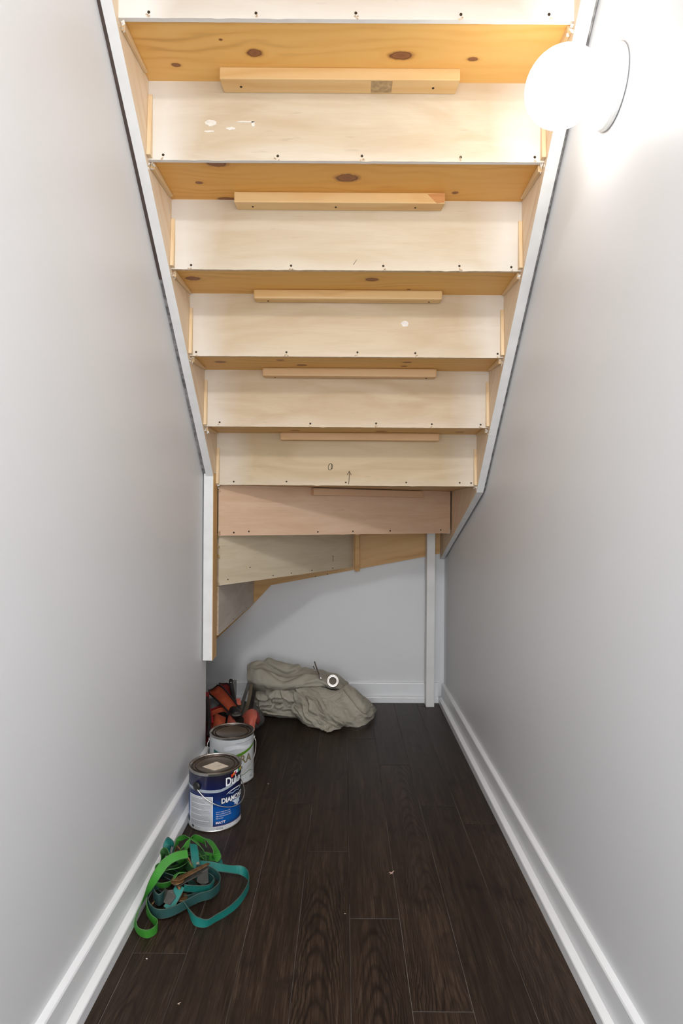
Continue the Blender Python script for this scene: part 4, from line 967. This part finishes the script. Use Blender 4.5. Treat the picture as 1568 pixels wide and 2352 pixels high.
# black core keeping the heap together
def blob(name, c, r3, mat, seed, par):
    bm = bmesh.new(); bmesh.ops.create_icosphere(bm, subdivisions=4, radius=1)
    V = []; C_ = Vector(c)
    for v in bm.verts:
        nz = noise.noise(v.co*1.7+Vector((seed, 0, 0)))*.35+noise.noise(v.co*4+Vector((0, seed, 0)))*.16
        p = Vector((v.co.x*r3[0], v.co.y*r3[1], v.co.z*r3[2]))*(1+nz)+C_; p.z = max(p.z, .002); V.append(p)
    F = [tuple(v.index for v in f.verts) for f in bm.faces]; bm.free()
    return mesh_obj(name, V, F, mat, par, True)
blob('pouch', (-.475, 2.66, .055), (.075, .12, .055), M_bk, 3, bag)
blob('pouch', (-.45, 2.78, .07), (.07, .06, .07), M_gk, 5, bag)
blob('pouch', (-.565, 2.70, .06), (.040, .11, .06), M_bk, 8, bag)
def crumple(name, net, mat, seed, nu=34, nv=26, ex=(1.08, 1.06), th=.003):
    G = relax(grid_net(net, nu, nv), ex, 50, .05, seed, border=False, amp=.004)
    V, F = sheet(G); o = mesh_obj(name, V, F, mat, bag, True); md = o.modifiers.new('s', 'SOLIDIFY'); md.thickness = th; md.offset = 0; return o
crumple('flap', [[Bp(556, 1644, 2.62), Bp(566, 1634, 2.60), Bp(577, 1628, 2.60), Bp(588, 1632, 2.62)], [Bp(560, 1652, 2.56), Bp(568, 1648, 2.54), Bp(578, 1644, 2.53), Bp(590, 1644, 2.55)],
                 [Bp(560, 1664, 2.54), Bp(568, 1664, 2.51), Bp(576, 1662, 2.50), Bp(586, 1658, 2.52)], [Bp(560, 1680, 2.52), Bp(568, 1682, 2.49), Bp(576, 1682, 2.48), Bp(584, 1678, 2.50)]], M_cor, 4)
crumple('flap', [[Bp(587, 1630, 2.64), Bp(592, 1636, 2.64), Bp(595, 1645, 2.66)], [Bp(589, 1644, 2.60), Bp(593, 1650, 2.61), Bp(596, 1655, 2.63)], [Bp(586, 1658, 2.56), Bp(589, 1660, 2.57), Bp(591, 1664, 2.59)]], M_red, 5, 16, 16)
crumple('flap', [[Bp(488, 1652, 2.60), Bp(496, 1640, 2.60), Bp(507, 1643, 2.58), Bp(518, 1648, 2.58)], [Bp(487, 1664, 2.56), Bp(495, 1652, 2.54), Bp(505, 1655, 2.52), Bp(516, 1662, 2.52)],
                 [Bp(484, 1684, 2.52), Bp(491, 1676, 2.50), Bp(500, 1680, 2.48), Bp(512, 1684, 2.48)]], M_or, 6)
crumple('flap', [[Bp(474, 1660, 2.60), Bp(482, 1648, 2.59), Bp(490, 1645, 2.58)], [Bp(474, 1682, 2.54), Bp(480, 1674, 2.53), Bp(486, 1668, 2.52)], [Bp(472, 1712, 2.48), Bp(478, 1700, 2.47), Bp(484, 1694, 2.46)]], M_red, 7, 20, 20)
crumple('flap', [[Bp(524, 1645, 2.60), Bp(530, 1640, 2.58), Bp(538, 1648, 2.55)], [Bp(522, 1658, 2.56), Bp(530, 1654, 2.54), Bp(540, 1656, 2.52)], [Bp(520, 1674, 2.50), Bp(530, 1674, 2.49), Bp(545, 1672, 2.48)]], M_cor, 9, 22, 18)
band('strap', [Bp(476, 1590, 2.66), Bp(477, 1615, 2.62), Bp(483, 1640, 2.57), Bp(486, 1660, 2.53)], .018, M_red, 60)
band('strap', [Bp(475, 1600, 2.60), Bp(479, 1630, 2.57), Bp(481, 1655, 2.53), Bp(479, 1690, 2.47)], .016, M_bk, 60)
band('strap', [Bp(484, 1640, 2.64), Bp(497, 1634, 2.64), Bp(510, 1630, 2.64), Bp(522, 1632, 2.63)], .022, M_or, 20)
band('strap', [Bp(484, 1632, 2.68), Bp(500, 1626, 2.68), Bp(516, 1620, 2.68)], .014, M_red, 20)
plate('plastic_shell', [Bp(480, 1605, 2.76), Bp(490, 1603, 2.76), Bp(504, 1614, 2.74), Bp(494, 1630, 2.72), Bp(484, 1630, 2.72)], (.1, -1, .2), .004, plain('smoky_plastic', (.20, .20, .20), .25), bag)

# brown board offcut leaning on the far wall behind the bag
off = hexa('board_offcut', [(-.80, 3.19, .036), (-.745, 3.19, .036), (-.745, 3.205, .036), (-.80, 3.205, .036)], [(-.72, 3.255, .24), (-.665, 3.255, .24), (-.665, 3.27, .24), (-.72, 3.27, .24)],
           pine('dull_board', [], 50, base=(.38, .29, .20), dark=(.25, .18, .12), light=(.44, .36, .27)), None)
bpy.data.objects.remove(off)

# ------------------------------------------------------------------ small debris on the floor
def chip(x, y, s, label, seed, col=(.62, .48, .38)):
    rn = random.Random(seed); V = []; F = []
    for _ in range(4):
        a = rn.uniform(0, 6.3); d = Vector((math.cos(a), math.sin(a), 0))*s*rn.uniform(.5, 1); s2 = Vector((-d.y, d.x, 0)).normalized()*s*.16; c = Vector((x, y, .0006))
        i = len(V); V += [c-s2, c+s2, c+d+s2*.3+Vector((0, 0, s*.1)), c+d-s2*.3+Vector((0, 0, s*.1)), c+d*.5+Vector((0, 0, s*.25))]
        F += [(i, i+1, i+4), (i+1, i+2, i+4), (i+2, i+3, i+4), (i+3, i, i+4), (i, i+3, i+2, i+1)]
    return tag(mesh_obj('wood_splinter', V, F, plain('splinter_tan', col, .8), None), label, 'debris')
chip(.144, 1.703, .012, 'pinkish wood splinter lying across a plank joint in mid floor', 1, (.50, .33, .27))
chip(.008, 1.528, .004, 'tiny pale crumb on the floor right of the straps', 2)
chip(-.283, 2.26, .004, 'tiny white crumb beside the white paint can', 3, (.8, .8, .78))
chip(-.45, 1.368, .004, 'tiny white crumb on the floor below the green loop', 4, (.8, .8, .78))
chip(-.34, 1.245, .005, 'thin pale sliver on the floor at the bottom left', 5)
